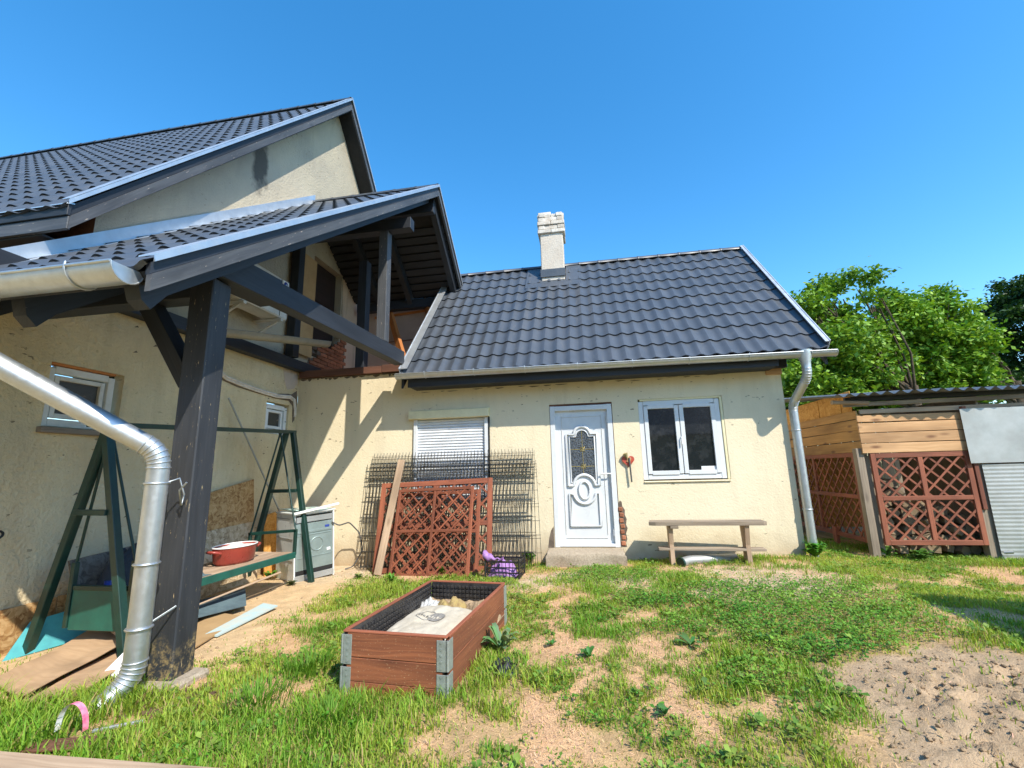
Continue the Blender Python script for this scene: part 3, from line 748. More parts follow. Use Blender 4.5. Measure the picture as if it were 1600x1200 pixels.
# ragged break of the render along the wall top (left part)
m = MB(); x = -4.58
while x < -2.66:
    w_ = random.uniform(.05, .16); d_ = random.uniform(.008, .05)
    m.add([(x, FY-.004, 2.875), (x+w_, FY-.004, 2.875), (x+w_*.75, FY-.004, 2.875-d_*.6), (x+w_*.4, FY-.004, 2.875-d_), (x+w_*.15, FY-.004, 2.875-d_*.5)], [(0, 4, 3, 2, 1)]); x += w_*.92
m.build('broken_edge', M['mortar'], hw)
m = MB(); x = -2.5
while x < 2.5:
    w_ = random.uniform(.06, .22)
    if random.random() < .45:
        d_ = random.uniform(.006, .02); z_ = random.uniform(2.54, 2.575)
        m.add([(x, FY-.004, z_), (x+w_, FY-.004, z_), (x+w_*.8, FY-.004, z_-d_*.5), (x+w_*.3, FY-.004, z_-d_)], [(0, 3, 2, 1)])
    x += w_*1.3
for _ in range(16):
    x, z_, s_ = random.uniform(-4.4, 2.5), random.uniform(2.15, 2.5), random.uniform(.006, .016)
    m.add([(x, FY-.004, z_), (x+s_*2.2, FY-.004, z_+s_*.3), (x+s_*1.6, FY-.004, z_+s_*.7), (x+s_*.4, FY-.004, z_+s_*.6)], [(0, 1, 2, 3)])
m.build('plaster_chips', M['mortar'], hw, 'stuff')
bk = MB().box((0, 0, 0), (.24, .06, .065), None, .006).mesh('brick', M['brick'])
# broken corner beside the door: mortar bed with bricks
jz = [(.372, .28), (.44, .28), (.432, .33), (.452, .38), (.44, .45), (.466, .52), (.448, .57), (.462, .64), (.44, .70), (.446, .76), (.415, .81), (.41, .87), (.385, .885), (.372, .86)]
MB().prism([V((a, FY-.003, z)) for a, z in jz], (0, .01, 0)).build('broken_plaster', M['mortar'], hw)
bk2 = MB().box((0, 0, 0), (.062, .05, .06), None, .010).mesh('brick', M['brick'])
for i in range(7):
    piece('brick', bk2, Matrix.Translation((.398+.010*(i % 2)-.002*i, FY+.012, .325+i*.074)) @ Matrix.Rotation(random.uniform(-.12, .12), 4, 'Y') @ Matrix.Rotation(random.uniform(-.2, .2), 4, 'Z'), hw)
jl = [(-.62, .27), (-.535, .27), (-.535, .55), (-.57, .5), (-.60, .40)]
MB().prism([V((a, FY-.003, z)) for a, z in jl], (0, .01, 0)).build('broken_plaster', M['mortar'], hw)
# door ---------------------------------------------------------------
door = MB().box(((DOOR[0]+DOOR[1])/2, FY+.075, (DOOR[2]+DOOR[3])/2-.01), (.76, .05, 1.87), None, .004).build('door', M['pvc'], house)
m = MB(); x0, x1, z0, z1 = DOOR; yf = FY+.045
for a, b in (((x0+.04, z0), (x0+.04, z1)), ((x1-.045, z0), (x1-.045, z1))):
    m.box((a[0], yf, (z0+z1)/2-.012), (.07, .09, z1-z0-.03))
m.box(((x0+x1)/2, yf, z1-.065), (x1-x0-.15, .088, .07)); m.box(((x0+x1)/2, yf, z0+.03), (x1-x0-.15, .088, .04))
m.build('frame', M['pvc'], door)
dk = MB(); dk.box(((x0+x1)/2, FY+.03, z1-.012), (x1-x0-.004, .05, .022)); dk.box((x1-.004, FY+.03, (z0+z1)/2), (.006, .05, z1-z0-.05)); dk.build('seal_gap', M['brownplank'], door)
yl = FY+.048
m = MB()                                               # stile and rail edges of the leaf
for a in (x0+.165, x1-.165): m.box((a, yl, (z0+z1)/2), (.006, .012, 1.66))
m.box(((x0+x1)/2, yl, z1-.19), (x1-x0-.33, .011, .006)); m.box(((x0+x1)/2, yl, z0+.12), (x1-x0-.33, .011, .006))
m.build('panel_edge', M['pvc_old'], door)
cx = -.082; gx0, gx1 = cx-.178, cx+.172; gz0, gz1 = 1.135, 1.78
def arc(c, r, a0, a1, n=10, sx=1): return [(c[0]+math.cos(R(a0+(a1-a0)*i/n))*r*sx, c[1]+math.sin(R(a0+(a1-a0)*i/n))*r) for i in range(n+1)]
outl = [(gx0, gz0), (gx0, gz1)]+[(cx-.09, gz1)]+arc((cx, gz1+.005), .088, 175, 5)+[(cx+.09, gz1), (gx1, gz1), (gx1, gz0), (cx+.125, gz0)]+arc((cx, gz0), .12, 0, 180)+[(cx-.125, gz0)]
MB().prism([V((a, yl+.004, b)) for a, b in outl], (0, -.004, 0)).build('glass_panel', M['decoglass'], door)
m = MB()
def mould(m, pts, rr=.017, close=True):
    p = [V((a, yl-.006, b)) for a, b in pts]
    if close: p.append(p[0])
    m.tube(p, rr, 8, True, True)
out2 = [(gx0-.04, gz0-.04), (gx0-.04, gz1+.035), (cx-.12, gz1+.035)]+arc((cx, gz1+.03), .115, 170, 10)+[(cx+.12, gz1+.035), (gx1+.04, gz1+.035), (gx1+.04, gz0-.04), (cx+.16, gz0-.04)]+arc((cx, gz0-.045), .15, 5, 175)+[(cx-.16, gz0-.04)]
mould(m, out2, .021); mould(m, outl, .009)
mould(m, arc((cx, 1.03), .12, 0, 360, 22, .62), .018)
lo = [(gx0-.03, .55), (gx0-.03, .985), (cx-.165, .985)]+arc((cx, 1.0), .155, 188, 352)+[(cx+.165, .985), (gx1+.03, .985), (gx1+.03, .55)]
mould(m, lo, .02)
m.build('moulding', M['pvc'], door)
m = MB()
for z in (1.36, 1.60): m.box(((gx0+gx1)/2, yl-.001, z), (gx1-gx0, .006, .006)); m.tube([V((cx+math.cos(a)*.045*(1 if k % 2 else .35), yl-.003, z+math.sin(a)*.045*(1 if k % 2 else .35))) for k, a in [(k, k*math.pi/4) for k in range(9)]], .004, 5)
m.box((cx, yl-.001, 1.56), (.006, .006, .62)); m.build('glazing_bars', M['gold'], door)
m = MB(); m.box((.285, yl-.006, 1.21), (.03, .012, .2)); m.tube([(.285, yl, 1.25), (.285, yl-.05, 1.25), (.275, yl-.055, 1.25), (.15, yl-.055, 1.252)], .009, 8)
m.tube([(.285, yl-.005, 1.155), (.285, yl-.02, 1.155)], .008, 8); m.build('handle', M['white'], door)
m = MB()
for z in (2.02, .46): m.tube([(x1-.085, yl-.03, z-.045), (x1-.085, yl-.03, z+.045)], .011, 8)
m.build('hinge', M['pvc'], door)
st = MB()
def stepf(u, v):
    a = -.625+u*1.03; k = abs(v-.5)*2
    if v < .35: y, z = 6.125, .03+(v/.35)*.20
    elif v < .5: t = (v-.35)/.15; y, z = 6.125+.03*t, .23+.03*t
    else: t = (v-.5)/.5; y, z = 6.155+.345*t, .262
    e = .012*math.sin(u*9+v*5)+random.uniform(-.006, .006); y2 = y+(e if v < .5 else 0)
    if u in (0, 1): a += (.02 if u == 0 else -.02)*(v > .4)
    return V((a, min(y2, FY-.001), z+random.uniform(-.004, .004)))
st.surf(stepf, 24, 12); st.poly([V((-.625, 6.13, .0)), V((-.61, 6.14, .25)), V((-.61, FY, .255)), V((-.625, FY, .0))]); st.poly([V((.405, 6.13, .0)), V((.39, 6.14, .25)), V((.39, FY, .255)), V((.405, FY, .0))])
st.build('door_step', M['concrete'], house)
# window -------------------------------------------------------------
wx0, wx1, wz0, wz1 = WIN; yw = FY+.05
win = MB(); xm = .5*(wx0+wx1)-.02
for a, wd_ in ((wx0+.035, .065), (wx1-.075, .065)): win.box((a, yw, (wz0+wz1)/2-.01), (wd_, .07, wz1-wz0-.05))
win.box((xm, yw, wz1-.06), (wx1-wx0-.18, .068, .06)); win.box((xm, yw, wz0+.05), (wx1-wx0-.18, .068, .065))
win = win.build('window', M['pvc'], house)
fill = MB(); fill.box((wx1-.02, FY+.03, (wz0+wz1)/2), (.036, .05, wz1-wz0-.01)); fill.box(((wx0+wx1)/2, FY+.035, wz1-.014), (wx1-wx0-.05, .05, .026)); fill.build('yellow_foam', M['creampaint'], win)
for i, (a, b) in enumerate(((wx0+.07, xm-.005), (xm+.005, wx1-.11))):
    s_ = MB()
    for c in (a+.028, b-.028): s_.box((c, yw-.022, (wz0+wz1)/2-.005), (.056, .05, wz1-wz0-.19))
    for z in (wz0+.105, wz1-.115): s_.box(((a+b)/2, yw-.022, z), (b-a-.112, .049, .056))
    s_ = s_.build('sash', M['pvc'], win)
    MB().box(((a+b)/2, yw-.012, (wz0+wz1)/2-.005), (b-a-.11, .012, wz1-wz0-.28), None, .001).build('pane', M['glass'], win)
MB().box((wx1-.26, yw-.02, wz0+.155), (.19, .004, .055), None, .001).build('paper_note', M['white'], win)
MB().tube([(xm, yw-.05, 1.72), (xm, yw-.075, 1.72), (xm, yw-.078, 1.62)], .009, 8).build('handle', M['pvc'], win)
MB().box(((wx0+wx1)/2, FY-.005, wz0-.012), (wx1-wx0-.01, .03, .018)).build('sill', M['cream'], win)
# shuttered window ---------------------------------------------------
sx0, sx1, sz0, sz1 = SHUT
sh = MB(); sh.box(((sx0+sx1)/2, FY+.06, (sz0+sz1)/2), (sx1-sx0, .02, sz1-sz0)); sh = sh.build('shutter_window', M['pvc_old'], house)
m = MB(); m.prism([V((sx0-.06, FY+.0, 2.265)), V((sx0-.06, FY-.09, 2.245)), V((sx0-.06, FY-.10, 2.13)), V((sx0-.06, FY-.0, 2.12))], (sx1-sx0+.08, 0, 0)); m.build('shutter_box', M['creampaint'], sh)
for a, mt in ((sx0+.03, 'pvc'), (sx1-.03, 'pvc')): part('guide_rail', M[mt], sh, lambda m: m.box((a, FY-.012, (sz0+2.12)/2), (.055, .05, 2.12-sz0)))
part('guide_edge', M['black'], sh, lambda m: m.box((sx1+.012, FY-.02, 1.6), (.014, .055, 1.30)))
slm = MB(); n = 6
slm.surf(lambda u, v: V(((u-.5)*(sx1-sx0-.12), -.012*math.sin(math.pi*v)**.7, (v-.5)*.040)), 1, n)
slm = slm.mesh('slat', M['shutter'])
for i in range(28): piece('slat', slm, Matrix.Translation(((sx0+sx1)/2, FY+.012, sz0+.03+i*.0425)), sh)
# roof ----------------------------------------------------------------
ex = V((1, 0, 0)); ey = V((0, RY-EY, RZ-EZ)).normalized(); en = ex.cross(ey)
def deckf(m):
    for s_ in (1, -1):
        a = [V((RX0+.01, EY, EZ)), V((RX1-.01, EY, EZ)), V((RX1-.01, RY, RZ)), V((RX0+.01, RY, RZ))]
        if s_ < 0: a = [V((p.x, 2*RY-p.y, p.z)) for p in a]
        nn = V((0, -en.y*-s_, en.z)) if s_ < 0 else en
        nn = V((0, en.y*s_, en.z)); m.prism([p-nn*.012 for p in a], nn*-.09)
roof = part('roof', M['black'], house, deckf)
TW = (RX1-RX0)/30; TS = 3.468/10
lay_tiles(roof, frame(V((RX0, EY, EZ)), ex, ey, en), tile_mesh('tile', TW, TS), 30, 10, TW, TS)
ridge_caps(roof, (RX0, RY, RZ+.0), (RX1, RY, RZ+.0), 15, .075, M['tile'])
for X, sgn in ((RX0-.03, -1), (RX1+.02, 1)):
    def vf(m):
        a, b = V((X, EY-.02, EZ+.02)), V((X, RY, RZ+.02))
        m.prism([a+en*.085, a-en*.10, b-en*.10, b+en*.085], (.012, 0, 0))
        w_ = .13 if sgn < 0 else .05
        m.prism([a+en*.065, b+en*.065, b+en*.077, a+en*.077], (-sgn*w_, 0, 0))
    part('verge_flashing', M['galv_white'], roof, vf)
    part('verge_board', M['darkwood'], roof, lambda m: m.prism([V((X, EY+.05, EZ-.07)), V((X, EY+.05, EZ-.2)), V((X, RY, RZ-.23)), V((X, RY, RZ-.10))], (-sgn*.03, 0, 0)))
part('fascia', M['darkwood'], house, lambda m: m.box((-.04, EY+.055, 2.632), (5.06, .03, .135)))
part('soffit', M['darkwood'], house, lambda m: m.box((-.04, EY+.235, 2.585), (5.06, .32, .02)))
part('rafter_plate', M['darkwood'], house, lambda m: m.box((0.2, FY-.05, 2.66), (5.0, .09, .12)))
m = MB(); m.box((2.55, FY+.05, 2.6), (.2, .16, .16)); m.build('corner_timber', M['rawplank'], house)
g_ = gutter(house, (RX0-.06, EY-.045, 2.745), (3.12, EY-.045, 2.70), .068, 8)
m = MB(); m.lathe([(.085, .07), (.08, .0), (.055, -.09), (.052, -.14)], 16, (2.77, EY-.045, 2.66)); m.build('outlet', M['galv'], g_)
downpipe(house, [(2.77, EY-.045, 2.60), (2.77, EY-.045, 2.40), (2.705, FY-.065, 2.09), (2.705, FY-.065, .16)], .052, [((2.705, FY-.065, 1.75), (0, 0, 1)), ((2.705, FY-.065, .75), (0, 0, 1))])
# chimney --------------------------------------------------------------
chx, chy = -.475, 8.22
ch = MB(); ch.box((chx, chy, 5.42), (.44, .44, 1.15), None, .015); ch = ch.build('chimney', M['chimney'], house)
bw = [MB().box((0, 0, 0), (l, .12, .078), None, .009).mesh('brick', M['whitebrick']) for l in (.255, .12)]
def course(z, half, th=.083, jit=.006):
    L = half*2
    for side in range(4):
        a = side*math.pi/2; nrm = V((math.sin(a), -math.cos(a), 0)); tv = V((math.cos(a), math.sin(a), 0))
        pos = -half+.0; odd = int(round(z/th)) % 2; ls = [.255, .255] if odd else [.12, .255, .12]
        tot = sum(ls)+.006*(len(ls)-1); pos = -tot/2
        for l in ls:
            p = V((chx, chy, z))+nrm*(half-.055+random.uniform(-jit, jit))+tv*(pos+l/2)
            piece('brick', bw[0] if l > .2 else bw[1], rotz(p, a+random.uniform(-.02, .02)), ch); pos += l+.006
course(5.86, .255); course(5.945, .235); course(6.03, .262); course(6.115, .235); course(6.20, .215)
for i in range(3): piece('brick', bw[i % 2], rotz((chx-.12+.1*i, chy-.1+.07*i, 6.285), .4*i), ch)
m = MB(); m.box((chx, chy-.23, 5.0), (.47, .03, .16)); zz = lambda y: EZ+(y-EY)*RDZ+.045
for xa in (-.38, .38): m.prism([V((chx+xa-.14, 7.93, zz(7.93))), V((chx+xa+.14, 7.93, zz(7.93))), V((chx+xa+.14, RY, zz(RY))), V((chx+xa-.14, RY, zz(RY)))], en*.012)
m.prism([V((chx-.52, 7.80, zz(7.80)-.0)), V((chx+.52, 7.80, zz(7.80))), V((chx+.52, 7.95, zz(7.95))), V((chx-.52, 7.95, zz(7.95)))], en*.01)
m.build('chimney_flashing', M['tile'], ch)
# open attic seen past the left verge: underlay, rafters and plates
m = MB(); m.poly([V((-4.55, 8.3, 2.75)), V((-2.2, 8.3, 2.75)), V((-2.2, 8.3, 4.8)), V((-4.55, 8.3, 4.8))]); m.poly([V((-4.55, FY+.35, 2.80)), V((-2.62, FY+.35, 2.80)), V((-2.62, 8.3, 2.80)), V((-4.55, 8.3, 2.80))])
m.build('attic_back_lining', M['membrane'], house)
part('attic_seam', M['brownplank'], house, lambda m: m.bar((-4.4, 8.29, 3.95), (-2.3, 8.29, 4.02), .02, .012))
for a, b in (((-3.85, 8.22, 4.55), (-3.2, 7.75, 3.0)), ((-3.10, 8.22, 4.78), (-2.62, 7.75, 3.5))):
    part('attic_rafter', M['orangewood'], house, lambda m: m.bar(a, b, .07, .14))
part('attic_batten', M['orangewood'], house, lambda m: m.bar((-4.2, 8.26, 4.50), (-2.3, 8.26, 4.62), .03, .045))
# brown plank on the wall top
wp = MB(); wp.box((-3.85, FY+.02, 2.945), (1.42, .16, .11)); wp.build('wall_plank', M['brownplank'], house)
wp = MB(); wp.box((-2.90, FY+.02, 2.955), (.46, .16, .12)); wp.build('wall_plank', M['brownplank'], house)
# ------------------------------------------------------------------ main house (its gable wall faces +X at X = -4.6)
WX = -4.6
MEY, MEZ, MRY, MRZ = 2.845, 3.656, 7.163, 8.693; MVX = -4.30
msl = (MRZ-MEZ)/(MRY-MEY)
main = thing('main_house', 'large yellowish stucco house with tall dark tiled gable roof', 'house', (-7, 6, 0))
W1 = (3.10, 3.735, 1.80, 2.37); W2 = (5.80, 6.30, 1.95, 2.42); UD = (6.72, 7.62, 3.35, 5.18)
mw = MB(); Pm = lambda a, z: V((WX, a, z))
holed_wall(mw, -.5, 2.65, -.25, 2.45, [], Pm, (-1, 0, 0), .12)
holed_wall(mw, 2.65, FY, -.25, 3.0, [W1, W2], Pm, (-1, 0, 0), .12)
mw.poly([Pm(1.99, 2.45), Pm(2.65, 2.45), Pm(2.65, 2.97)])
holed_wall(mw, FY, 11.4, 2.6, 3.0, [], Pm, (-1, 0, 0), .12)
mw = mw.build('wall', M['stucco'], main)
rk = lambda y: MRZ-.16-msl*abs(y-MRY)
gw = MB()
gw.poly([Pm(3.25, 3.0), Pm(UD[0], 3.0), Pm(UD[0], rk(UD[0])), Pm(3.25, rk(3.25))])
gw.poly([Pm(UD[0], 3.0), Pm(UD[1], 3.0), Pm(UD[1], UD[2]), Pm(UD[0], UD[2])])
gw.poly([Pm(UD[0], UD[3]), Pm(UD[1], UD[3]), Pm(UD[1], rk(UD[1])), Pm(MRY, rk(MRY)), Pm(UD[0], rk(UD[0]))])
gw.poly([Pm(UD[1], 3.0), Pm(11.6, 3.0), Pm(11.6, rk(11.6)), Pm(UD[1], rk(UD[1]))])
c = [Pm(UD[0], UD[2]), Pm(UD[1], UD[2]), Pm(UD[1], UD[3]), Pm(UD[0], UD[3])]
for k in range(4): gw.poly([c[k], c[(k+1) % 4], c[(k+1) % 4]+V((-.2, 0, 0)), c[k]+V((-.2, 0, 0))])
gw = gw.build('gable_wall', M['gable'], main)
# far walls closing the house
MB().poly([V((WX, -.5, -.25)), V((-14, -.5, -.25)), V((-14, -.5, 3.0)), V((WX, -.5, 3.0))]).build('end_wall', M['stucco'], main)
m = MB(); m.poly([V((WX, 11.6, -.25)), V((-14, 11.6, -.25)), V((-14, 11.6, 3.4)), V((WX, 11.6, 3.4))])
m.build('back_wall', M['stucco'], main)
def small_window(h, glass, mt, bars=False):
    a0, a1, z0, z1 = h; x = WX-.06
    f = MB()
    for a in (a0+.03, a1-.03-(.06 if not bars else 0)): f.box((x, a, (z0+z1)/2-.02), (.06, .06, z1-z0-.05))
    e = a1-(.06 if not bars else 0)
    for z in (z0+.04, z1-.06): f.box((x, (a0+e)/2, z), (.058, e-a0-.12, .065))
    f = f.build('window', M[mt], main)
    s_ = MB(); b0, b1, c0, c1 = a0+.075, e-.075, z0+.085, z1-.105
    for a in (b0+.02, b1-.02): s_.box((x-.01, a, (c0+c1)/2), (.05, .04, c1-c0))
    for z in (c0+.02, c1-.02): s_.box((x-.01, (b0+b1)/2, z), (.049, b1-b0-.08, .04))
    s_.build('sash', M[mt], f)
    MB().box((x-.02, (a0+e)/2, (z0+z1)/2-.01), (.008, e-a0-.16, z1-z0-.2), None, .001).build('pane', M[glass], f)
    return f
f = small_window(W1, 'dustglass', 'pvc_old'); MB().box((WX+.005, (W1[0]+W1[1])/2-.04, W1[2]-.03), (.09, W1[1]-W1[0]-.02, .05)).build('sill', M['greywood'], f)
MB().box((WX-.05, (W1[0]+W1[1])/2-.03, W1[3]-.012), (.08, W1[1]-W1[0]-.08, .022)).build('foam_strip', M['orangewood'], f)
f = small_window(W2, 'dustglass', 'pvc', True); m = MB()
for z in (2.0, 2.16, 2.34): m.tube([(WX-.028, W2[1]-.03, z), (WX-.02, W2[1]-.03, z)], .007, 6)
m.build('screw', M['black'], f)
# upper door and its surround
ud = MB(); ud.box((WX-.15, (UD[0]+UD[1])/2, (UD[2]+UD[3])/2), (.05, UD[1]-UD[0]-.02, UD[3]-UD[2]-.02)); ud = ud.build('upper_door', M['doorbrown'], main)
for z in (3.95, 4.72): part('door_panel', M['doorbrown'], ud, lambda m: m.box((WX-.122, 7.17, z), (.02, .55, .55)))
part('door_jamb', M['tan'], main, lambda m: m.box((WX+.06, 6.52, 4.15), (.03, .34, 1.75)))
part('door_jamb_edge', M['white'], main, lambda m: m.box((WX+.06, 6.335, 4.15), (.032, .02, 1.75)))
# exposed brick beside the door
yb, zb = 6.75, 3.12
bm = MB(); poly = [(6.62, 3.04), (7.80, 3.04), (7.82, 3.95), (7.66, 4.15), (7.63, 3.5), (6.72, 3.3)]
bm.prism([Pm(a, z)+V((.004, 0, 0)) for a, z in poly], (.008, 0, 0)); bm = bm.build('exposed_brickwork', M['mortar'], main)
def inpoly(a, z, P):
    r = False
    for i in range(len(P)):
        (x1_, y1_), (x2_, y2_) = P[i], P[(i+1) % len(P)]
        if (y1_ > z) != (y2_ > z) and a < (x2_-x1_)*(z-y1_)/(y2_-y1_)+x1_: r = not r
    return r
bmh = MB().box((0, 0, 0), (.03, .195, .058), None, .006).mesh('brick', M['brick'])
poly2 = [(6.55, 3.06), (7.80, 3.06), (7.82, 4.2), (7.64, 4.2), (7.6, 3.75), (7.1, 3.6), (6.8, 3.25)]
for r_ in range(16):
    for k in range(8):
        a = 6.4+k*.208+(.104 if r_ % 2 else 0); z = 3.09+r_*.070
        if inpoly(a, z, poly2): piece('brick', bmh, Matrix.Translation((WX+.018+random.uniform(-.006, .006), a, z)) @ Matrix.Rotation(random.uniform(-.03, .03), 4, 'X'), bm)
MB().prism([Pm(a, z)+V((.003, 0, 0)) for a, z in [(7.82, 3.02), (8.55, 3.02), (8.4, 4.2), (8.15, 5.0), (7.78, 5.35), (7.66, 5.1), (7.68, 4.1), (7.83, 3.95)]], (.012, 0, 0)).build('bare_plaster', M['bareplaster'], main)
for _ in range(9): part('brick_rubble', M['mortar'], main, lambda m: m.box((WX-.03, 6.78+random.random()*.7, 3.40+random.random()*.16), (.09, .12, .09), Matrix.Rotation(random.random(), 3, 'Y')))
# wall-plate beam and posts along the wall
part('wall_beam', M['darkwood'], main, lambda m: m.box((WX+.075, 4.6, 3.06), (.14, 4.55, .15)))
part('wall_post', M['darkwood'], main, lambda m: m.box((WX+.12, 6.12, 4.25), (.14, .14, 2.2)))
part('wall_post', M['darkwood'], main, lambda m: m.box((-3.62, FY+.2, 3.95), (.15, .15, 1.95)))
# cracked wall corner and cable chase
m = MB(); P_ = [(4.78, 2.69), (4.9, 2.66), (5.25, 2.58), (5.6, 2.56), (5.95, 2.55), (6.25, 2.60), (6.33, 2.6), (6.46, 2.68), (6.485, 2.45), (6.44, 2.2), (6.40, 2.16), (6.38, 2.42), (6.28, 2.49), (5.95, 2.48), (5.55, 2.50), (5.2, 2.52), (4.85, 2.58), (4.78, 2.62)]
m.prism([Pm(a, z)+V((.003, 0, 0)) for a, z in P_], (.004, 0, 0)); m.build('cable_chase', M['mortar'], mw)
m = MB()
for dz in (0, .028): m.tube([V((WX+.02+.01*(dz > 0), a, z+dz)) for a, z in [(4.72, 3.0), (4.74, 2.82), (4.82, 2.66), (5.0, 2.585), (5.3, 2.545), (5.7, 2.515), (6.0, 2.505), (6.28, 2.535), (6.38, 2.50), (6.42, 2.36), (6.43, 2.25)]], .016, 8)
m.build('cable', M['cable'], main)
m = MB()
for _ in range(22):
    a, z, s_ = random.uniform(3.3, 6.3), random.uniform(.9, 2.9), random.uniform(.012, .035)
    m.add([Pm(a, z)+V((.003, 0, 0)), Pm(a+s_*1.5, z+s_*.4)+V((.003, 0, 0)), Pm(a+s_, z+s_*.9)+V((.003, 0, 0))], [(0, 1, 2)])
m.build('plaster_chips', M['mortar'], mw, 'stuff')
m = MB(); P_ = [(6.1, 2.98), (6.45, 2.98), (6.47, 2.82), (6.38, 2.70), (6.22, 2.66), (6.15, 2.78)]
m.prism([Pm(a, z)+V((.002, 0, 0)) for a, z in P_], (.004, 0, 0)); m.build('stained_patch', M['bareplaster'], mw)
# big roof
mex = V((-1, 0, 0)); mey = V((0, MRY-MEY, MRZ-MEZ)).normalized(); men = V((0, -mey.z, mey.y))
def mdeck(m):
    for s_ in (1, -1):
        a = [V((MVX-.02, MEY, MEZ)), V((-15, MEY, MEZ)), V((-15, MRY, MRZ)), V((MVX-.02, MRY, MRZ))]
        if s_ < 0: a = [V((p.x, 2*MRY-p.y, p.z)) for p in a]
        nn = V((0, men.y*s_, men.z)); m.prism([p-nn*.012 for p in a], nn*-.12)
mroof = part('roof', M['black'], main, mdeck)
slen = (V((0, MRY, MRZ))-V((0, MEY, MEZ))).length; nr = 19; ms = slen/nr; mwid = .2; nc = 54
lay_tiles(mroof, frame(V((MVX-nc*mwid, MEY, MEZ)), V((1, 0, 0)), mey, V((1, 0, 0)).cross(mey)), tile_mesh('tile', mwid, ms), nc, nr, mwid, ms, 0, 300,
          lambda q: math.hypot((nc-q[0])*mwid+.3, q[1]*ms*.8))
ridge_caps(mroof, (MVX, MRY, MRZ+.01), (-15, MRY, MRZ+.01), 28, .085, M['tile'])
def rake(m, X, y0, z0, y1, z1, lo, hi, t):
    m.prism([V((X, y0, z0+lo)), V((X, y1, z1+lo)), V((X, y1, z1+hi)), V((X, y0, z0+hi))], (t, 0, 0))
for s_ in (1, -1):
    yy = lambda y: y if s_ > 0 else 2*MRY-y
    part('verge_flashing', M['galv_white'], mroof, lambda m: (rake(m, MVX+.005, yy(MEY-.03), MEZ, yy(MRY), MRZ+.03, .022, .07, .012), m.prism([V((MVX+.017, yy(MEY-.03), MEZ+.075)), V((MVX+.017, yy(MRY), MRZ+.105)), V((MVX-.07, yy(MRY), MRZ+.105)), V((MVX-.07, yy(MEY-.03), MEZ+.075))], (0, 0, .008))))
    part('verge_board', M['darkwood'], mroof, lambda m: rake(m, MVX-.045, yy(MEY), MEZ, yy(MRY), MRZ+.02, -.075, .028, .03))
    part('barge_board', M['barge'], mroof, lambda m: rake(m, MVX-.03, yy(MEY), MEZ, yy(MRY), MRZ+.02, -.195, -.077, .034))
    part('gable_soffit', M['darkwood'], mroof, lambda m: m.prism([V((WX+.002, yy(MEY), MEZ-.17)), V((WX+.002, yy(MRY), MRZ-.16)), V((MVX-.032, yy(MRY), MRZ-.16)), V((MVX-.032, yy(MEY), MEZ-.17))], (0, 0, .02)))
part('eave_flashing', M['galv_white'], mroof, lambda m: m.prism([V((MVX, MEY-.04, MEZ+.02)), V((-15, MEY-.04, MEZ+.02)), V((-15, MEY+.02, MEZ+.045)), V((MVX, MEY+.02, MEZ+.045))], (0, 0, .01)))
part('eave_board', M['darkwood'], mroof, lambda m: m.box(((MVX-15)/2, MEY-.01, MEZ-.025), (15+MVX-.004, .03, .10)))
part('fascia', M['barge'], mroof, lambda m: m.box(((MVX-15)/2, MEY+.005, MEZ-.137), (15+MVX-.01, .03, .12)))
part('eave_soffit', M['darkwood'], mroof, lambda m: m.box(((WX-15)/2, MEY+.3, MEZ-.20), (15+WX, .56, .02)))
m = MB(); m.poly([V((WX, 3.25, 2.6)), V((-14, 3.25, 2.6)), V((-14, 3.25, 3.95)), V((WX, 3.25, 3.95))]); m.build('eave_wall', M['brick'], main)
# OSB skirting along the wall foot
for a, b, h in ((2.2, 3.42, .355), (3.43, 4.55, .36)):
    part('skirting_board', M['osb'], main, lambda m: m.box((WX+.012, (a+b)/2, h/2-.08), (.014, b-a, h+.16)))

# ------------------------------------------------------------------ air conditioner
ac = thing('air_conditioner', 'white air conditioner outdoor unit under the porch roof on the stucco wall', 'air conditioner', (WX+.25, 5.05, 3.5))
MB().box((WX+.27, 5.07, 3.82), (.30, .98, .58), None, .02).build('casing', M['acwhite'], ac)
m = MB(); cx_ = WX+.425
for r_ in (.21, .165, .12, .075, .035): m.tube([V((cx_, 4.92+math.cos(a)*r_, 3.82+math.sin(a)*r_)) for a in [2*math.pi*k/24 for k in range(25)]], .006, 5)
for k in range(16): a = 2*math.pi*k/16; m.tube([V((cx_, 4.92+math.cos(a)*.03, 3.82+math.sin(a)*.03)), V((cx_, 4.92+math.cos(a+.3)*.21, 3.82+math.sin(a+.3)*.21))], .004, 4)
m.build('fan_grille', M['greycable'], ac)
MB().lathe([(.215, 0), (.215, .004), (0, .004)], 24, (WX+.421, 4.92, 3.82), (1, 0, 0)).build('fan_recess', M['black'], ac)
MB().box((WX+.422, 5.38, 3.82), (.006, .01, .54)).build('casing_seam', M['black'], ac)
MB().box((WX+.424, 5.47, 4.035), (.004, .12, .12), None, .001).build('label', M['white'], ac)
MB().lathe([(.042, 0), (.042, .003), (0, .003)], 18, (WX+.4265, 5.465, 4.04), (1, 0, 0)).build('logo_disc', M['blue'], ac)
MB().lathe([(.02, 0), (.02, .003), (0, .003)], 14, (WX+.4300, 5.475, 4.03), (1, 0, 0)).build('logo_ring', M['white'], ac)
MB().box((WX+.4345, 5.485, 4.015), (.003, .03, .02), None, .001).build('logo_mark', M['red'], ac)
for a in (4.72, 5.42): part('bracket', M['acwhite'], ac, lambda m: (m.box((WX+.22, a, 3.50), (.44, .05, .04)), m.bar((WX+.01, a, 3.30), (WX+.36, a, 3.48), .03, .03)))

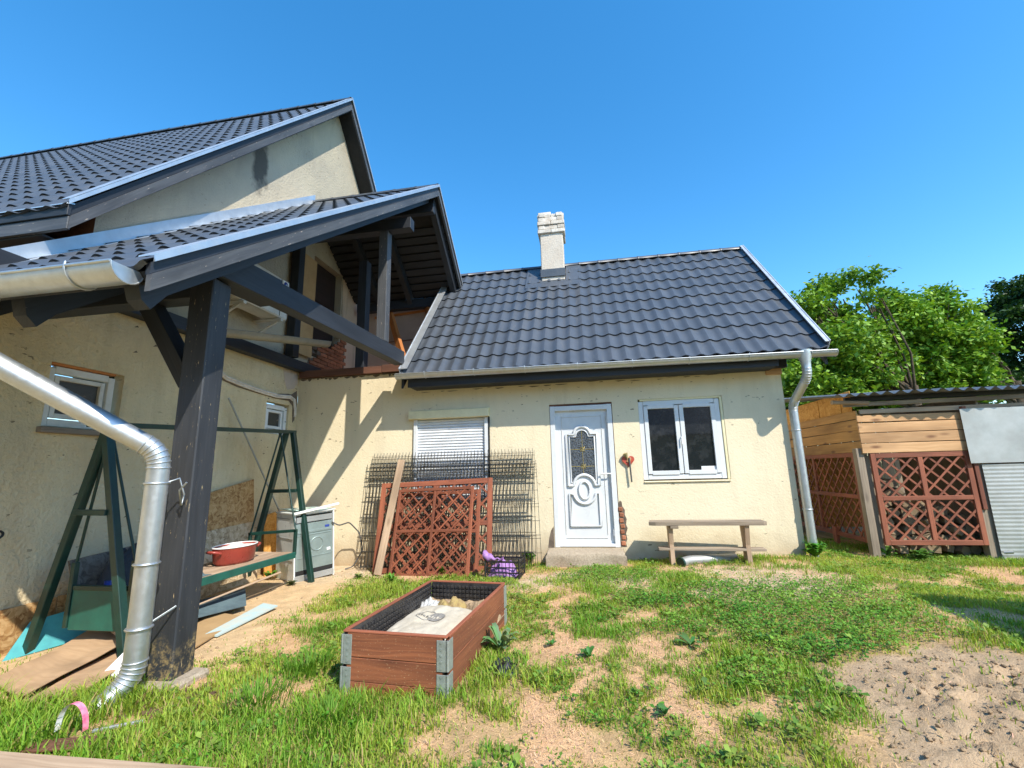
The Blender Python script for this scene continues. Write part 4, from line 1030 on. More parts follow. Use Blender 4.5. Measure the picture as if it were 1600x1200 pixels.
# ------------------------------------------------------------------ porch
PEY, PEZ, PRY, PRZ = 1.955, 2.476, 6.60, 6.09
PVX0, PVX1 = -2.33, -2.27                              # verge X at the eave and at the ridge
psl = (PRZ-PEZ)/(PRY-PEY)
porch = thing('porch', 'dark timber framed porch with tiled roof joined to the stucco house', 'porch', (-3.2, 4.5, 0))
ptop = lambda y: PRZ-psl*abs(y-PRY)
pvx = lambda y: PVX0+(PVX1-PVX0)*(min(y, 2*PRY-y)-PEY)/(PRY-PEY)
pey = V((0, PRY-PEY, PRZ-PEZ)); plen = pey.length; pey.normalize(); pen = V((0, -pey.z, pey.y))
def pdeck(m):
    for s_ in (1, -1):
        yy = lambda y: y if s_ > 0 else 2*PRY-y
        ye = PEY if s_ > 0 else 5.0
        a = [V((pvx(ye)-.02, yy(ye), ptop(ye))), V((WX-.05, yy(ye), ptop(ye))), V((WX-.05, yy(PRY), PRZ)), V((PVX1-.02, yy(PRY), PRZ))]
        nn = V((0, pen.y*s_, pen.z)); m.prism([p-nn*.012 for p in a], nn*-.05)
proof = part('roof', M['black'], porch, pdeck)
prow = 16; ps = plen/prow; pw = .19; pshear = (PVX1-PVX0)/plen; pc = 13
lay_tiles(proof, frame(V((PVX0-pc*pw, PEY, PEZ)), V((1, 0, 0)), pey, V((1, 0, 0)).cross(pey)), tile_mesh('tile', pw, ps, pshear), pc, prow, pw, ps, pshear)
ridge_caps(proof, (PVX1, PRY, PRZ+.01), (WX, PRY, PRZ+.01), 6, .075, M['tile'])
def prake(m, dx, lo, hi, t, far=False, y0=PEY, y1=PRY):
    yy = (lambda y: y) if not far else (lambda y: 2*PRY-y)
    A = lambda y, d: V((pvx(y)+dx, yy(y), ptop(y)+d))
    m.prism([A(y0, lo), A(y1, lo), A(y1, hi), A(y0, hi)], (t, 0, 0))
for far in (False, True):
    y0 = PEY if not far else 4.6
    part('verge_flashing', M['galv_white'], proof, lambda m: (prake(m, .005, .038, .078, .012, far, y0), m.prism([V((pvx(y)+d, y if not far else 2*PRY-y, ptop(y)+.078)) for y, d in ((y0, .017), (PRY, .017), (PRY, -.10), (y0, -.10))], (0, 0, .008))))
    part('verge_board', M['darkwood'], proof, lambda m: prake(m, -.04, -.035, .037, .03, far, y0))
    part('barge_board', M['barge'], proof, lambda m: prake(m, -.03, -.135, -.037, .036, far, y0))
# under-roof boarding on both slopes: single boards running along the eaves
bl = MB().box((0, 0, 0), (2.4, .125, .02), None, .003).mesh('lining_board', M['darkwood'])
for far in (0, 1):
    for k in range(34):
        s_ = .1+k*.155; y = PEY+s_*(PRY-PEY)/plen; yy = 2*PRY-y if far else y
        if y > PRY-.06: break
        if far and y < 5.02: continue
        xr = pvx(y)-.06
        nn = V((0, pen.y*(-1 if far else 1), pen.z)); u = V((0, pey.y*(-1 if far else 1), pey.z))
        c = V((xr-1.2, yy, ptop(y)))-nn*.085
        piece('lining_board', bl, frame(c, V((1, 0, 0)), u*(-1 if far else 1), V((1, 0, 0)).cross(u*(-1 if far else 1))), proof)
def rafter(X0, X1, y0=PEY+.02, far=False, w_=.1, h_=.16):
    yy = (lambda y: y) if not far else (lambda y: 2*PRY-y)
    tp = lambda y: ptop(y)-.10
    e = y0
    pts = [(e, tp(e)), (e+.03, tp(e)-h_*.75), (e+.09, tp(e)-h_*1.1), (e+.18, tp(e+.18)-h_*1.28), (PRY, tp(PRY)-h_*1.28), (PRY, tp(PRY))]
    X = lambda y: X0+(X1-X0)*(y-PEY)/(PRY-PEY)
    part('rafter', M['darkwood'], porch, lambda m: m.prism([V((X(y)-w_, yy(y), z)) for y, z in pts], (w_, 0, 0)))
rafter(-2.48, -2.44, PEY+.06, False, .1, .11); rafter(-2.76, -2.64, PEY+.3, False, .09, .12); rafter(-3.35, -3.35, PEY+.1); rafter(-4.0, -4.0, PEY+.1)
rafter(-2.40, -2.36, 5.0, True); rafter(-3.3, -3.3, 5.0, True); rafter(-3.95, -3.95, 5.0, True)
# post, brace, plate, tie beam, queen post, purlin
pp = V((-2.84, 2.87, 0))
post = MB(Matrix.Translation(pp) @ Matrix.Rotation(R(4), 4, 'Z')); post.box((0, 0, 1.43), (.19, .19, 2.80), None, .008); post.build('post', M['postwood'], porch)
foot = MB(); foot.box((-2.81, 2.86, .005), (.32, .30, .08), None, .02); foot.build('footing', M['concrete'], porch)
part('eave_plate', M['darkwood'], porch, lambda m: m.box((-3.72, 2.87, 2.765), (1.75, .15, .15)))
part('brace', M['darkwood'], porch, lambda m: m.bar((-2.92, 2.87, 2.02), (-3.40, 2.87, 2.72), .12, .13, (0, 1, 0)))
part('tie_beam', M['darkwood'], porch, lambda m: m.bar((-2.835, 3.0, 3.00), (-2.705, 6.15, 3.015), .15, .20))
part('corbel_beam', M['darkwood'], porch, lambda m: m.bar((-2.80, 2.80, 2.955), (-2.775, 3.45, 2.965), .22, .23))
part('queen_post', M['barge'], porch, lambda m: m.box((-2.725, 5.6, 3.94), (.13, .13, 1.64)))
part('purlin', M['darkwood'], porch, lambda m: m.box((-3.42, 5.6, 4.85), (2.2, .14, .17)))
part('ridge_beam', M['darkwood'], porch, lambda m: m.box((-3.45, PRY, PRZ-.37), (2.2, .10, .16)))
part('far_plate', M['darkwood'], porch, lambda m: m.box((-3.45, 8.12, 4.66), (2.1, .14, .18)))
# wall flashing where porch roof meets the stucco gable
def wf(m):
    m.prism([V((WX+.004, y, ptop(y)+d)) for y, d in ((PEY, -.02), (PRY, -.02), (PRY, .20), (PEY, .20))], (.012, 0, 0))
    m.prism([V((WX+.016, y, ptop(y)+.045)) for y in (PEY, PRY)]+[V((WX+.15, y, ptop(y)+.045)) for y in (PRY, PEY)], (0, 0, .008))
part('wall_flashing', M['galv_white'], proof, wf)
pg = gutter(porch, (-4.58, PEY-.055, 2.463), (-2.425, PEY-.055, 2.463), .089, 3, False, True)
MB().lathe([(.10, .08), (.095, 0), (.075, -.09), (.071, -.14)], 18, (-3.45, PEY-.055, 2.375)).build('outlet', M['galv'], pg)
downpipe(porch, [(-3.45, PEY-.055, 2.29), (-3.45, PEY-.055, 2.09), (-2.785, 2.56, 1.50), (-2.835, 2.61, .13), (-2.93, 2.42, -.03)], .063,
         [((-2.797, 2.572, 1.30), (0, 0, 1)), ((-2.812, 2.585, .80), (0, 0, 1)), ((-2.822, 2.596, .42), (0, 0, 1))], .10)
MB().tube([(-2.76, 2.60, 1.30), (-2.72, 2.66, 1.33), (-2.75, 2.74, 1.22), (-2.745, 2.72, 1.15), (-2.73, 2.68, 1.25), (-2.68, 2.68, 1.30)], .006, 6).build('tie_wire', M['galv'], porch)
part('pipe_nail', M['galv'], porch, lambda m: m.bar((-2.80, 2.60, .42), (-2.745, 2.77, .50), .008, .012))
half_pipe(MB(), (-4.15, 4.35, 3.02), (-4.0, 6.28, 3.40), .085).build('gutter_stub', M['gutterstub'], porch)
# ------------------------------------------------------------------ swing bench
sw = thing('garden_swing', 'dark green A-frame garden swing with hanging wooden bench by the stucco wall', 'swing', (-3.95, 4.3, 0))
TN, TF = V((-3.94, 3.05, 1.775)), V((-4.02, 5.62, 1.93))
part('top_bar', M['greenpaint'], sw, lambda m: m.bar(TN+V((0, -.08, 0)), TF+V((0, .06, 0)), .045, .045))
def aleg(a, b): part('leg', M['greenpaint'], sw, lambda m: m.bar(a, b, .06, .06, (0, 1, 0)))
n1, n2 = V((-4.46, 3.17, -.02)), V((-3.40, 3.06, -.02)); f1, f2 = V((-4.46, 5.50, -.02)), V((-3.545, 5.53, -.02))
tn, tf = TN+V((0, .07, -.02)), TF+V((0, -.06, -.02))
for a, t in ((n1, tn+V((-.03, .03, 0))), (n2, tn+V((.03, -.03, 0))), (f1, tf+V((-.03, -.03, 0))), (f2, tf+V((.03, .03, 0)))): aleg(a, t)
mid = lambda a, b, t: a+(b-a)*t
part('cross_brace', M['greenpaint'], sw, lambda m: m.bar(mid(n1, tn, .62)+V((0, -.02, 0)), mid(n2, tn, .62)+V((0, -.05, 0)), .035, .045))
part('cross_brace', M['greenpaint'], sw, lambda m: m.bar(mid(f1, tf, .60)+V((0, -.04, 0)), mid(f2, tf, .60)+V((0, -.04, 0)), .035, .045))
SY0, SY1, SXF, SXB, SZ = 3.24, 5.2, -3.60, -4.16, .40
seat = MB()
for k in range(4): seat.box((SXB+.075+k*.135, (SY0+SY1)/2, SZ+.012+random.uniform(-.002, .002)), (.128, SY1-SY0, .024))
seat = seat.build('seat', M['palewood'], sw)
part('seat_edge', M['greenlight'], seat, lambda m: m.box((SXF+.012, (SY0+SY1)/2, SZ-.015), (.024, SY1-SY0+.04, .07)))
part('seat_frame', M['greenpaint'], seat, lambda m: (m.box((SXB-.01, (SY0+SY1)/2, SZ-.02), (.024, SY1-SY0, .05)), m.box((-3.88, 4.2, SZ-.02), (.5, .04, .04))))
bkr = MB(); bkr.prism([V((SXB-.04, SY0+.02, SZ+.02)), V((SXB-.04, SY1-.75, SZ+.02)), V((SXB-.14, SY1-.75, SZ+.36)), V((SXB-.14, SY0+.02, SZ+.28))], (-.018, 0, 0)); bkr.build('backrest', M['osb_dark'], sw)
# near end: frame with teal panel;  far end: open arm
part('end_panel', M['greenlight'], sw, lambda m: m.box(((SXF+SXB)/2, SY0-.03, .325), (SXF-SXB-.03, .02, .30)))
for x, z1 in ((SXB-.005, .68), (SXF+.005, .70)): part('arm_post', M['greenpaint'], sw, lambda m: m.box((x, SY0-.032, (.19+z1)/2), (.04, .04, z1-.19)))
part('end_rail', M['greenpaint'], sw, lambda m: m.box(((SXF+SXB)/2, SY0-.034, .49), (SXF-SXB-.05, .036, .035)))
part('arm_post', M['greenpaint'], sw, lambda m: m.box((SXF-.0, SY1+.02, SZ+.13), (.035, .035, .30)))
part('arm_rest', M['greenpaint'], sw, lambda m: m.bar((SXF+.017, SY1+.02, SZ+.27), (SXB-.08, SY1+.02, SZ+.23), .035, .035))
part('arm_post', M['greenpaint'], sw, lambda m: m.box((SXB-.06, SY1+.02, SZ+.10), (.035, .035, .28)))
for a, b in (((-3.95, 3.16, 1.76), (SXB, SY0-.03, .68)), ((-3.95, 3.16, 1.76), (SXF, SY0-.03, .70)), ((-4.01, 5.36, 1.90), (SXB-.06, SY1+.02, .63)), ((-4.01, 5.36, 1.90), (SXF, SY1+.02, .67))):
    part('hanger_rod', M['greenpaint'], sw, lambda m: m.tube([a, b], .011, 8))
for p in ((-3.95, 3.16, 1.755), (-4.01, 5.36, 1.90)): part('hanger_hook', M['black'], sw, lambda m: m.tube([V(p)+V((0, math.cos(t)*.03, math.sin(t)*.03)) for t in [2*math.pi*k/10 for k in range(11)]], .008, 6))
part('bottle_cap', M['blue'], sw, lambda m: m.tube([(-3.98, SY0+.1, SZ+.026), (-3.98, SY0+.1, SZ+.11)], .03, 12))

# red pot on the bench
pot = thing('roasting_pot', 'oval red enamel pot with white rim on the swing seat', 'pot', (-3.84, 4.55, SZ+.026))
A = Matrix.Translation((-3.85, 4.55, SZ+.026)) @ Matrix.Rotation(R(88), 4, 'Z') @ Matrix.Diagonal((1.6, 1.05, 1.3, 1))
MB(A).lathe([(0, 0), (.125, 0), (.145, .02), (.158, .13), (.16, .135), (.152, .135), (.14, .03), (0, .02)], 28).build('body', M['redpot'], pot)
MB(A).tube([V((math.cos(t)*.16, math.sin(t)*.16, .137)) for t in [2*math.pi*k/28 for k in range(29)]], .006, 6).build('rim', M['white'], pot)
MB(A).lathe([(.148, .125), (.11, .118), (.04, .15), (0, .152)], 24).build('lid', M['enamel'], pot)
for s_ in (1, -1): MB(A).tube([(s_*.155, -.06, .10), (s_*.19, -.05, .115), (s_*.205, 0, .12), (s_*.19, .05, .115), (s_*.155, .06, .10)], .010, 8).build('handle', M['redpot'], pot)
# dark cloth / jacket over the near end of the bench
def cloth(name, label, cx, cy, z0, lx, ly, hz, mat, seed, cat):
    N = VNoise(seed)
    def fn(u, v):
        r = math.hypot((u-.5)*2, (v-.5)*2); e = max(0, 1-r**2.2)
        a = np.array([u*3.3]); b = np.array([v*3.3]); w1 = float(N.fbm(a, b, 3)[0]); w2 = float(N(a*3, b*2.2)[0])
        return V((cx+(u-.5)*lx*(1+.25*(w1-.5)), cy+(v-.5)*ly, z0+e**.6*(hz*(.45+w1*.9))+abs(w2-.5)*.05*e))
    o = MB().surf(fn, 34, 34).build(name, mat); return tag(o, label, cat)
cloth('folded_jacket', 'dark grey jacket heaped against the swing backrest', -4.05, 3.60, SZ+.026, .34, .55, .42, M['cloth'], 3, 'jacket')
cloth('grey_cloth', 'blue grey cloth folded on the swing seat edge', -3.74, 3.83, SZ+.026, .26, .34, .10, M['bluegrey'], 4, 'cloth')

# ------------------------------------------------------------------ boards and cardboard by the wall
def sheet(name, label, cat, pts, t, mat, group=None, bend=0):
    pts = [V(p) for p in pts]; nn = (pts[1]-pts[0]).cross(pts[3]-pts[0]).normalized(); k = VNoise(int(abs(pts[0].x*1000)) % 97)
    f = lambda u, v: (pts[0]*(1-u)+pts[1]*u)*(1-v)+(pts[3]*(1-u)+pts[2]*u)*v+nn*bend*(float(k.fbm(np.array([u*2.5]), np.array([v*2.5]), 2)[0])-.5)
    m = MB(); m.surf(f, 10, 10); m.surf(lambda u, v: f(u, v)-nn*t, 10, 10)
    for e in (lambda s: (s, 0), lambda s: (s, 1), lambda s: (0, s), lambda s: (1, s)):
        m.surf(lambda u, v: f(*e(u))-nn*t*v, 10, 1, False)
    return tag(m.build(name, mat), label, cat, group)
sheet('osb_board', 'brown OSB board standing against the stucco wall behind the bench', 'board', [(-4.53, 4.72, .66), (-4.53, 5.66, .66), (-4.56, 5.62, 1.30), (-4.56, 4.72, 1.12)], .014, M['osb'])
sheet('osb_board', 'weathered pale OSB board leaning below the brown one behind the bench', 'board', [(-4.40, 4.70, .0), (-4.40, 5.64, .0), (-4.52, 5.66, .74), (-4.52, 4.70, .70)], .014, M['osb_grey'])
sheet('osb_offcut', 'small orange OSB offcut behind the cooker', 'board', [(-4.42, 5.80, .0), (-4.40, 6.15, .0), (-4.5, 6.15, .84), (-4.5, 5.80, .80)], .014, M['osb_new'])
sheet('cardboard_sheet', 'large flattened brown cardboard sheet lying under the near swing frame', 'cardboard', [(-3.42, 2.45, .05), (-3.98, 2.66, .05), (-4.28, 3.62, .10), (-3.62, 3.62, .14)], .006, M['cardboard'], None, .06)
sheet('cardboard_strip', 'narrow cardboard sheet with reddish stain beside the downpipe', 'cardboard', [(-3.16, 2.50, .04), (-3.42, 2.46, .045), (-3.66, 3.32, .06), (-3.36, 3.44, .05)], .006, M['cardboard'], None, .05)
sheet('turquoise_board', 'turquoise painted board leaning at the wall foot behind the swing leg', 'board', [(-4.46, 3.02, .0), (-4.30, 3.50, .02), (-4.42, 3.56, .26), (-4.54, 3.22, .22)], .012, M['turq'])
sheet('blue_grey_board', 'blue grey painted board on the ground under the swing bench', 'board', [(-3.62, 3.60, .10), (-4.0, 3.9, .12), (-3.85, 4.75, .10), (-3.50, 4.35, .05)], .014, M['bluegrey'])
sheet('faded_blue_board', 'faded pale blue board end lying on the sand by the bench', 'board', [(-3.16, 3.62, .015), (-3.28, 3.62, .02), (-3.42, 4.50, .025), (-3.22, 4.45, .02)], .014, M['paleblue'])
sheet('tan_board', 'sandy plywood board lying under the bench beside the post', 'board', [(-3.05, 3.05, .018), (-3.5, 3.2, .03), (-3.62, 4.15, .03), (-3.30, 4.1, .02)], .012, M['tan'])
sheet('broken_plank', 'broken grey plank lying under the near end of the bench', 'plank', [(-3.50, 3.12, .13), (-3.80, 3.25, .16), (-3.72, 3.80, .14), (-3.55, 3.62, .11)], .02, M['greywood'])
sheet('white_tile', 'white tile fragment between the cardboard and the downpipe', 'tile', [(-3.12, 2.80, .02), (-3.30, 2.82, .05), (-3.34, 3.02, .14), (-3.14, 3.0, .11)], .012, M['white'])
tag(MB().tube([(-4.38, 5.95, .85), (-4.5, 4.98, 2.33)], .012, 8).build('metal_rod', M['galv_old']), 'thin grey metal rod leaning on the stucco wall above the cooker', 'rod')
tag(MB().tube([(-3.72, 3.85, .15), (-3.65, 5.05, .22)], .012, 8).build('wooden_stick', M['palewood']), 'pale thin stick lying under the swing bench', 'stick')
hk = MB(); hk.tube([(-4.585, 2.72, .62), (-4.56, 2.80, .80), (-4.55, 2.86, .90)], .012, 8); hk.tube([V((-4.55, 2.90+math.cos(t)*.045, .935+math.sin(t)*.03)) for t in [2*math.pi*k/14 for k in range(15)]], .009, 6)
tag(hk.build('pan_handle', M['black']), 'black pan handle with hanging loop against the stucco wall', 'pan')

# ------------------------------------------------------------------ old cooker (back towards the yard)
ck = thing('old_cooker', 'old white cooker standing askew with its steel back facing the yard', 'cooker', (-3.75, 5.95, 0))
A = rotz((-3.86, 5.86, -.01), R(-32)) @ Matrix.Rotation(R(3), 4, 'X')
# local: x across the back (width .55), +... back face at x=+.28 ; y depth
CW, CD, CH = .56, .54, .86
cb = MB(A); cb.box((0, -CD/2+.01, CH/2), (CW, .02, CH), None, .006); cb.box((0, CD/2-.01, CH/2), (CW, .02, CH), None, .006)
cb.box((-CW/2+.01, 0, CH/2), (.02, CD-.04, CH), None, .006); cb.box((0, 0, .06), (CW-.04, CD-.04, .02)); cb.box((0, 0, CH-.01), (CW-.02, CD-.04, .02)); cb = cb.build('body', M['enamel'], ck)
part('hob_top', M['mint'], ck, lambda m: m.box((-.05, .02, CH+.03), (CW*.95, CD*.9, .012), Matrix.Rotation(R(-4), 3, 'X')), A)
part('hob_rim', M['enamel'], ck, lambda m: (m.box((0, 0, CH+.008), (CW+.02, CD+.02, .022)), m.bar((CW/2+.02, -CD/2-.02, CH+.01), (CW/2+.02, CD/2+.05, CH+.075), .05, .03)), A)
part('back_panel', M['backsteel'], ck, lambda m: (m.box((CW/2-.012, 0, .42), (.012, CD-.05, .62)), m.box((CW/2-.002, 0, .62), (.012, CD-.07, .03))), A)
part('fan_boss', M['backsteel'], ck, lambda m: m.tube([V((CW/2-.006, .03+math.cos(t)*.085, .45+math.sin(t)*.085)) for t in [2*math.pi*k/24 for k in range(25)]], .008, 6), A)
for z in (.30, .58): part('pressed_rib', M['backsteel'], ck, lambda m: m.box((CW/2-.004, 0, z), (.008, CD-.09, .012)), A)
part('vent_band', M['galv_old'], ck, lambda m: m.box((CW/2-.005, 0, .78), (.012, CD-.06, .07)), A)
part('rating_sticker', M['white'], ck, lambda m: m.box((CW/2-.004, .19, .36), (.005, .05, .035)), A)
part('blue_sticker', M['blue'], ck, lambda m: m.box((CW/2-.004, .17, .66), (.005, .06, .03)), A)
part('bottom_slot', M['black'], ck, lambda m: m.box((CW/2-.008, 0, .125), (.01, CD-.05, .05)), A)
part('base_rail', M['galv_old'], ck, lambda m: m.box((CW/2-.004, 0, .055), (.014, CD-.02, .075)), A)
for z in (.28, .55): part('side_strip', M['galv_old'], ck, lambda m: m.box((0, -CD/2-.003, z), (CW-.05, .006, .006)), A)
part('side_seam', M['black'], ck, lambda m: m.box((-.05, -CD/2-.002, CH-.06), (CW-.12, .005, .005)), A)
cab = [A @ V((CW/2+.01, CD/2-.04, .70)), A @ V((CW/2+.05, CD/2+.04, .64)), V((-3.44, 6.2, .66)), V((-3.34, 6.32, .50)), V((-3.30, 6.36, .25)), V((-3.42, 6.32, .03)), V((-3.50, 6.25, .015))]
MB().tube(round_path(cab, .05, 4), .009, 8).build('power_cord', M['greycable'], ck)

# ------------------------------------------------------------------ wire mesh panels leaning on the facade
def wire_panel(x0, x1, yb, yt, h, label, nw, tilt=0):
    t = thing('fence_panel', label, 'fence panel', ((x0+x1)/2, yb, gz((x0+x1)/2)), 'wire fence panels leaning on the cream wall')
    zb = gz((x0+x1)/2)+.0; L = lambda x, s: V((x+tilt*(s-.5), yb+(yt-yb)*s, zb+s*h*math.sqrt(max(.1, 1-((yt-yb)/h)**2))))
    m = MB()
    for k in range(nw+1): x = x0+(x1-x0)*k/nw; m.tube([L(x, 0), L(x, 1.03)], .0036, 4, False)
    m.build('vertical_wires', M['wire'], t)['kind'] = 'stuff'
    m = MB()
    for s in (.02, .15, .28, .31, .44, .57, .60, .73, .86, .90, .93, .99):
        for d in (-.004, .004): m.tube([L(x0-.01, s)+V((0, d, 0)), L(x1+.01, s)+V((0, d, 0))], .0034, 4, False)
    m.build('horizontal_wires', M['wire'], t)['kind'] = 'stuff'
wire_panel(-3.24, -.77, 6.20, 6.46, 1.55, 'dark wire mesh fence panel leaning on the wall, the rear one of the stack', 48)
wire_panel(-3.20, -.80, 6.14, 6.40, 1.58, 'dark wire mesh fence panel with taller spikes, leaning in front of the other mesh', 48, .03)
wire_panel(-3.30, -.72, 6.24, 6.47, 1.42, 'low dark wire mesh fence panel sticking out sideways behind the taller ones', 48, -.06)

# ------------------------------------------------------------------ trellis panels
def rectframe(m, F, w_, h_, t, d):
    for a, b, c, e in ((t/2, 0, t/2, h_), (w_-t/2, 0, w_-t/2, h_), (t, t/2, w_-t, t/2), (t, h_-t/2, w_-t, h_-t/2)): pass
def trellis(root, F, w_, h_, nx_, ny_, t=.045, d=.028, sp=.115, mat=None, slat=.02, two=True):
    """F: matrix mapping (x along width, y depth, z up the panel) to world"""
    mat = mat or M['redwood']
    for x in (t/2, w_-t/2): MB(F).box((x, 0, h_/2), (t, d, h_), None, .003).build('stile', mat, root)
    for z in (t/2, h_-t/2): MB(F).box((w_/2, 0, z), (w_-2*t, d, t), None, .003).build('rail', mat, root)
    cx_ = [w_*k/nx_ for k in range(1, nx_)]; cz_ = [h_*k/ny_ for k in range(1, ny_)]
    for x in cx_: MB(F).box((x, 0, h_/2), (t*.9, d*.9, h_-2*t), None, .003).build('mullion', mat, root)
    for z in cz_: MB(F).box((w_/2, .001, z), (w_-2*t, d*.96, t*.9), None, .003).build('mid_rail', mat, root)
    a0, a1, b0, b1 = t*.6, w_-t*.6, t*.6, h_-t*.6
    for s_, yo in ((1, -.006), (-1, .006)):
        c = -(h_) if s_ > 0 else 0
        c += random.random()*sp
        while c < (w_ if s_ > 0 else w_+h_):
            pts = []                                   # line x = c + s*z
            zlo, zhi = b0, b1
            xa, xb = c+s_*zlo, c+s_*zhi
            z0_, z1_ = zlo, zhi
            for lim in (a0, a1):
                pass
            if s_ > 0: z0_ = max(zlo, a0-c); z1_ = min(zhi, a1-c)
            else: z0_ = max(zlo, c-a1); z1_ = min(zhi, c-a0)
            if z1_-z0_ > .06:
                MB(F).bar((c+s_*z0_, yo, z0_), (c+s_*z1_, yo, z1_), .009, slat, (s_*-1, 0, 1), .001).build('slat', mat, root)
            c += sp*math.sqrt(2)*random.uniform(.97, 1.03)
def lean_frame(bl, br, tl):
    bl, br, tl = V(bl), V(br), V(tl); x = (br-bl).normalized(); z = (tl-bl); z = (z-x*z.dot(x)).normalized(); y = z.cross(x)
    return frame(bl, x, y, z)
Fr = lean_frame((-2.98, 6.04, .0), (-1.14, 6.02, .055), (-2.86, 6.33, 1.2))
t1 = thing('trellis_panel', 'wide red brown trellis panel leaning on the wire mesh behind the smaller trellis', 'trellis', (-2.05, 6.03, .02))
trellis(t1, Fr, 1.66, 1.22, 2, 2, .07, .03, .16, None, .026)
Fr2 = lean_frame((-2.70, 5.93, -.01), (-1.40, 5.72, .035), (-2.58, 6.20, 1.12))
t2 = thing('trellis_panel', 'front red brown trellis panel of four lattice fields standing slightly askew', 'trellis', (-2.05, 5.83, .0))
trellis(t2, Fr2, 1.16, 1.14, 2, 2, .04, .03, .125)
Fr3 = lean_frame((-2.66, 6.00, -.01), (-1.32, 5.86, .04), (-2.55, 6.25, 1.10))
t3 = thing('trellis_panel', 'third trellis panel sandwiched between the wide and the front one', 'trellis', (-2.05, 5.9, .0))
trellis(t3, Fr3, 1.20, 1.08, 2, 2, .05, .02, .24)
tag(MB().bar((-2.84, 5.90, .015), (-2.69, 6.26, 1.52), .10, .03, (0, -1, .3)).build('leaning_plank', M['palewood']), 'pale rough plank leaning beside the trellis panels', 'plank')

# ------------------------------------------------------------------ crate with purple net
cr = thing('plastic_crate', 'black plastic vegetable crate at the foot of the trellis', 'crate', (-1.09, 5.72, .06))
A = rotz((-1.09, 5.74, .055), R(-4)); cw, cdp, chh = .42, .30, .21
for s_, nm in ((-1, 'front_side'), (1, 'back_side')):
    m = MB(A)
    for z in (.01, .07, .13, .195): m.box((0, s_*cdp/2, z), (cw, .008, .014 if z < .19 else .022))
    for k in range(9): m.box((-cw/2+.03+k*(cw-.06)/8, s_*cdp/2, .10), (.007, .006, .19))
    m.build(nm, M['blackplastic'], cr)
for s_ in (-1, 1):
    m = MB(A)
    for z in (.01, .07, .13, .195): m.box((s_*cw/2, 0, z), (.008, cdp, .014 if z < .19 else .022))
    for k in range(6): m.box((s_*cw/2, -cdp/2+.03+k*(cdp-.06)/5, .10), (.006, .007, .19))
    m.build('end_side', M['blackplastic'], cr)
for sx in (-1, 1):
    for sy in (-1, 1): part('corner_post', M['blackplastic'], cr, lambda m: m.box((sx*cw/2, sy*cdp/2, .115), (.02, .02, .24)), A)
part('base', M['blackplastic'], cr, lambda m: m.box((0, 0, .006), (cw-.02, cdp-.02, .008)), A)
N9 = VNoise(9)
def netf(u, v):
    r = math.hypot((u-.5)*2, (v-.5)*2); e = max(0, 1-r*r); w1 = float(N9.fbm(np.array([u*5]), np.array([v*5]), 3)[0])
    return A @ V((-.02+(u-.5)*.36, (v-.5)*.25, .02+e**.5*(.06+.17*w1)))
tag(MB().surf(netf, 26, 26).build('purple_net_bag', M['purple']), 'crumpled purple net bag inside the black crate', 'net bag')
def tailf(u, v):
    t = u; c = A @ V((-.24+.26*t, -.10-.06*t, .235-.02*math.sin(t*3)+.03*(1-t)))
    w_ = .03+.06*(1-t)**2+.02*math.sin(7*t); a = v*2*math.pi
    return c+V((0, math.cos(a)*w_*.8, math.sin(a)*w_*.6+.01*math.sin(u*20)))
tag(MB().surf(tailf, 16, 10).build('purple_bag_tail', M['purple']), 'twisted purple bag end hanging over the crate rim', 'net bag')

# ------------------------------------------------------------------ raised bed
rb = thing('raised_bed', 'brown wooden raised bed of pallet collars in the grass', 'raised bed', (-1.19, 3.4, .05))
A = rotz((-1.154, 3.385, .0), R(-4.5)); bw_, bl_ = .67, 1.27
zt = .38
for i, z in enumerate((.31, .175, .045)):
    hgt = .128 if i else .135
    for s_ in (-1, 1):
        part('board', M['bedwood'], rb, lambda m: m.box((0, s_*(bl_/2), z), (bw_-.05, .022, hgt), None, .003), A)
        part('board', M['bedwood'], rb, lambda m: m.box((s_*bw_/2, 0, z), (.022, bl_-.05, hgt), None, .003), A)
for s_ in (-1, 1):
    part('rim', M['redwood'], rb, lambda m: m.box((0, s_*bl_/2, zt+.004), (bw_+.01, .026, .012)), A)
    part('rim', M['redwood'], rb, lambda m: m.box((s_*bw_/2, 0, zt+.004), (.026, bl_-.03, .012)), A)
for sx in (-1, 1):
    for sy in (-1, 1):
        for z0 in (.02, .20):
            def hf(m):
                m.box((sx*(bw_/2-.03), sy*(bl_/2+.013), z0+.085), (.055, .005, .165)); m.box((sx*(bw_/2+.013), sy*(bl_/2-.03), z0+.085), (.005, .055, .165))
                m.tube([(sx*(bw_/2+.008), sy*(bl_/2+.008), z0+.005), (sx*(bw_/2+.008), sy*(bl_/2+.008), z0+.165)], .009, 8)
                for k in range(5): m.tube([(sx*(bw_/2-.03), sy*(bl_/2+.017), z0+.02+k*.034), (sx*(bw_/2-.03), sy*(bl_/2+.0185), z0+.02+k*.034)], .007, 6)
            part('corner_hinge', M['hinge'], rb, hf, A)
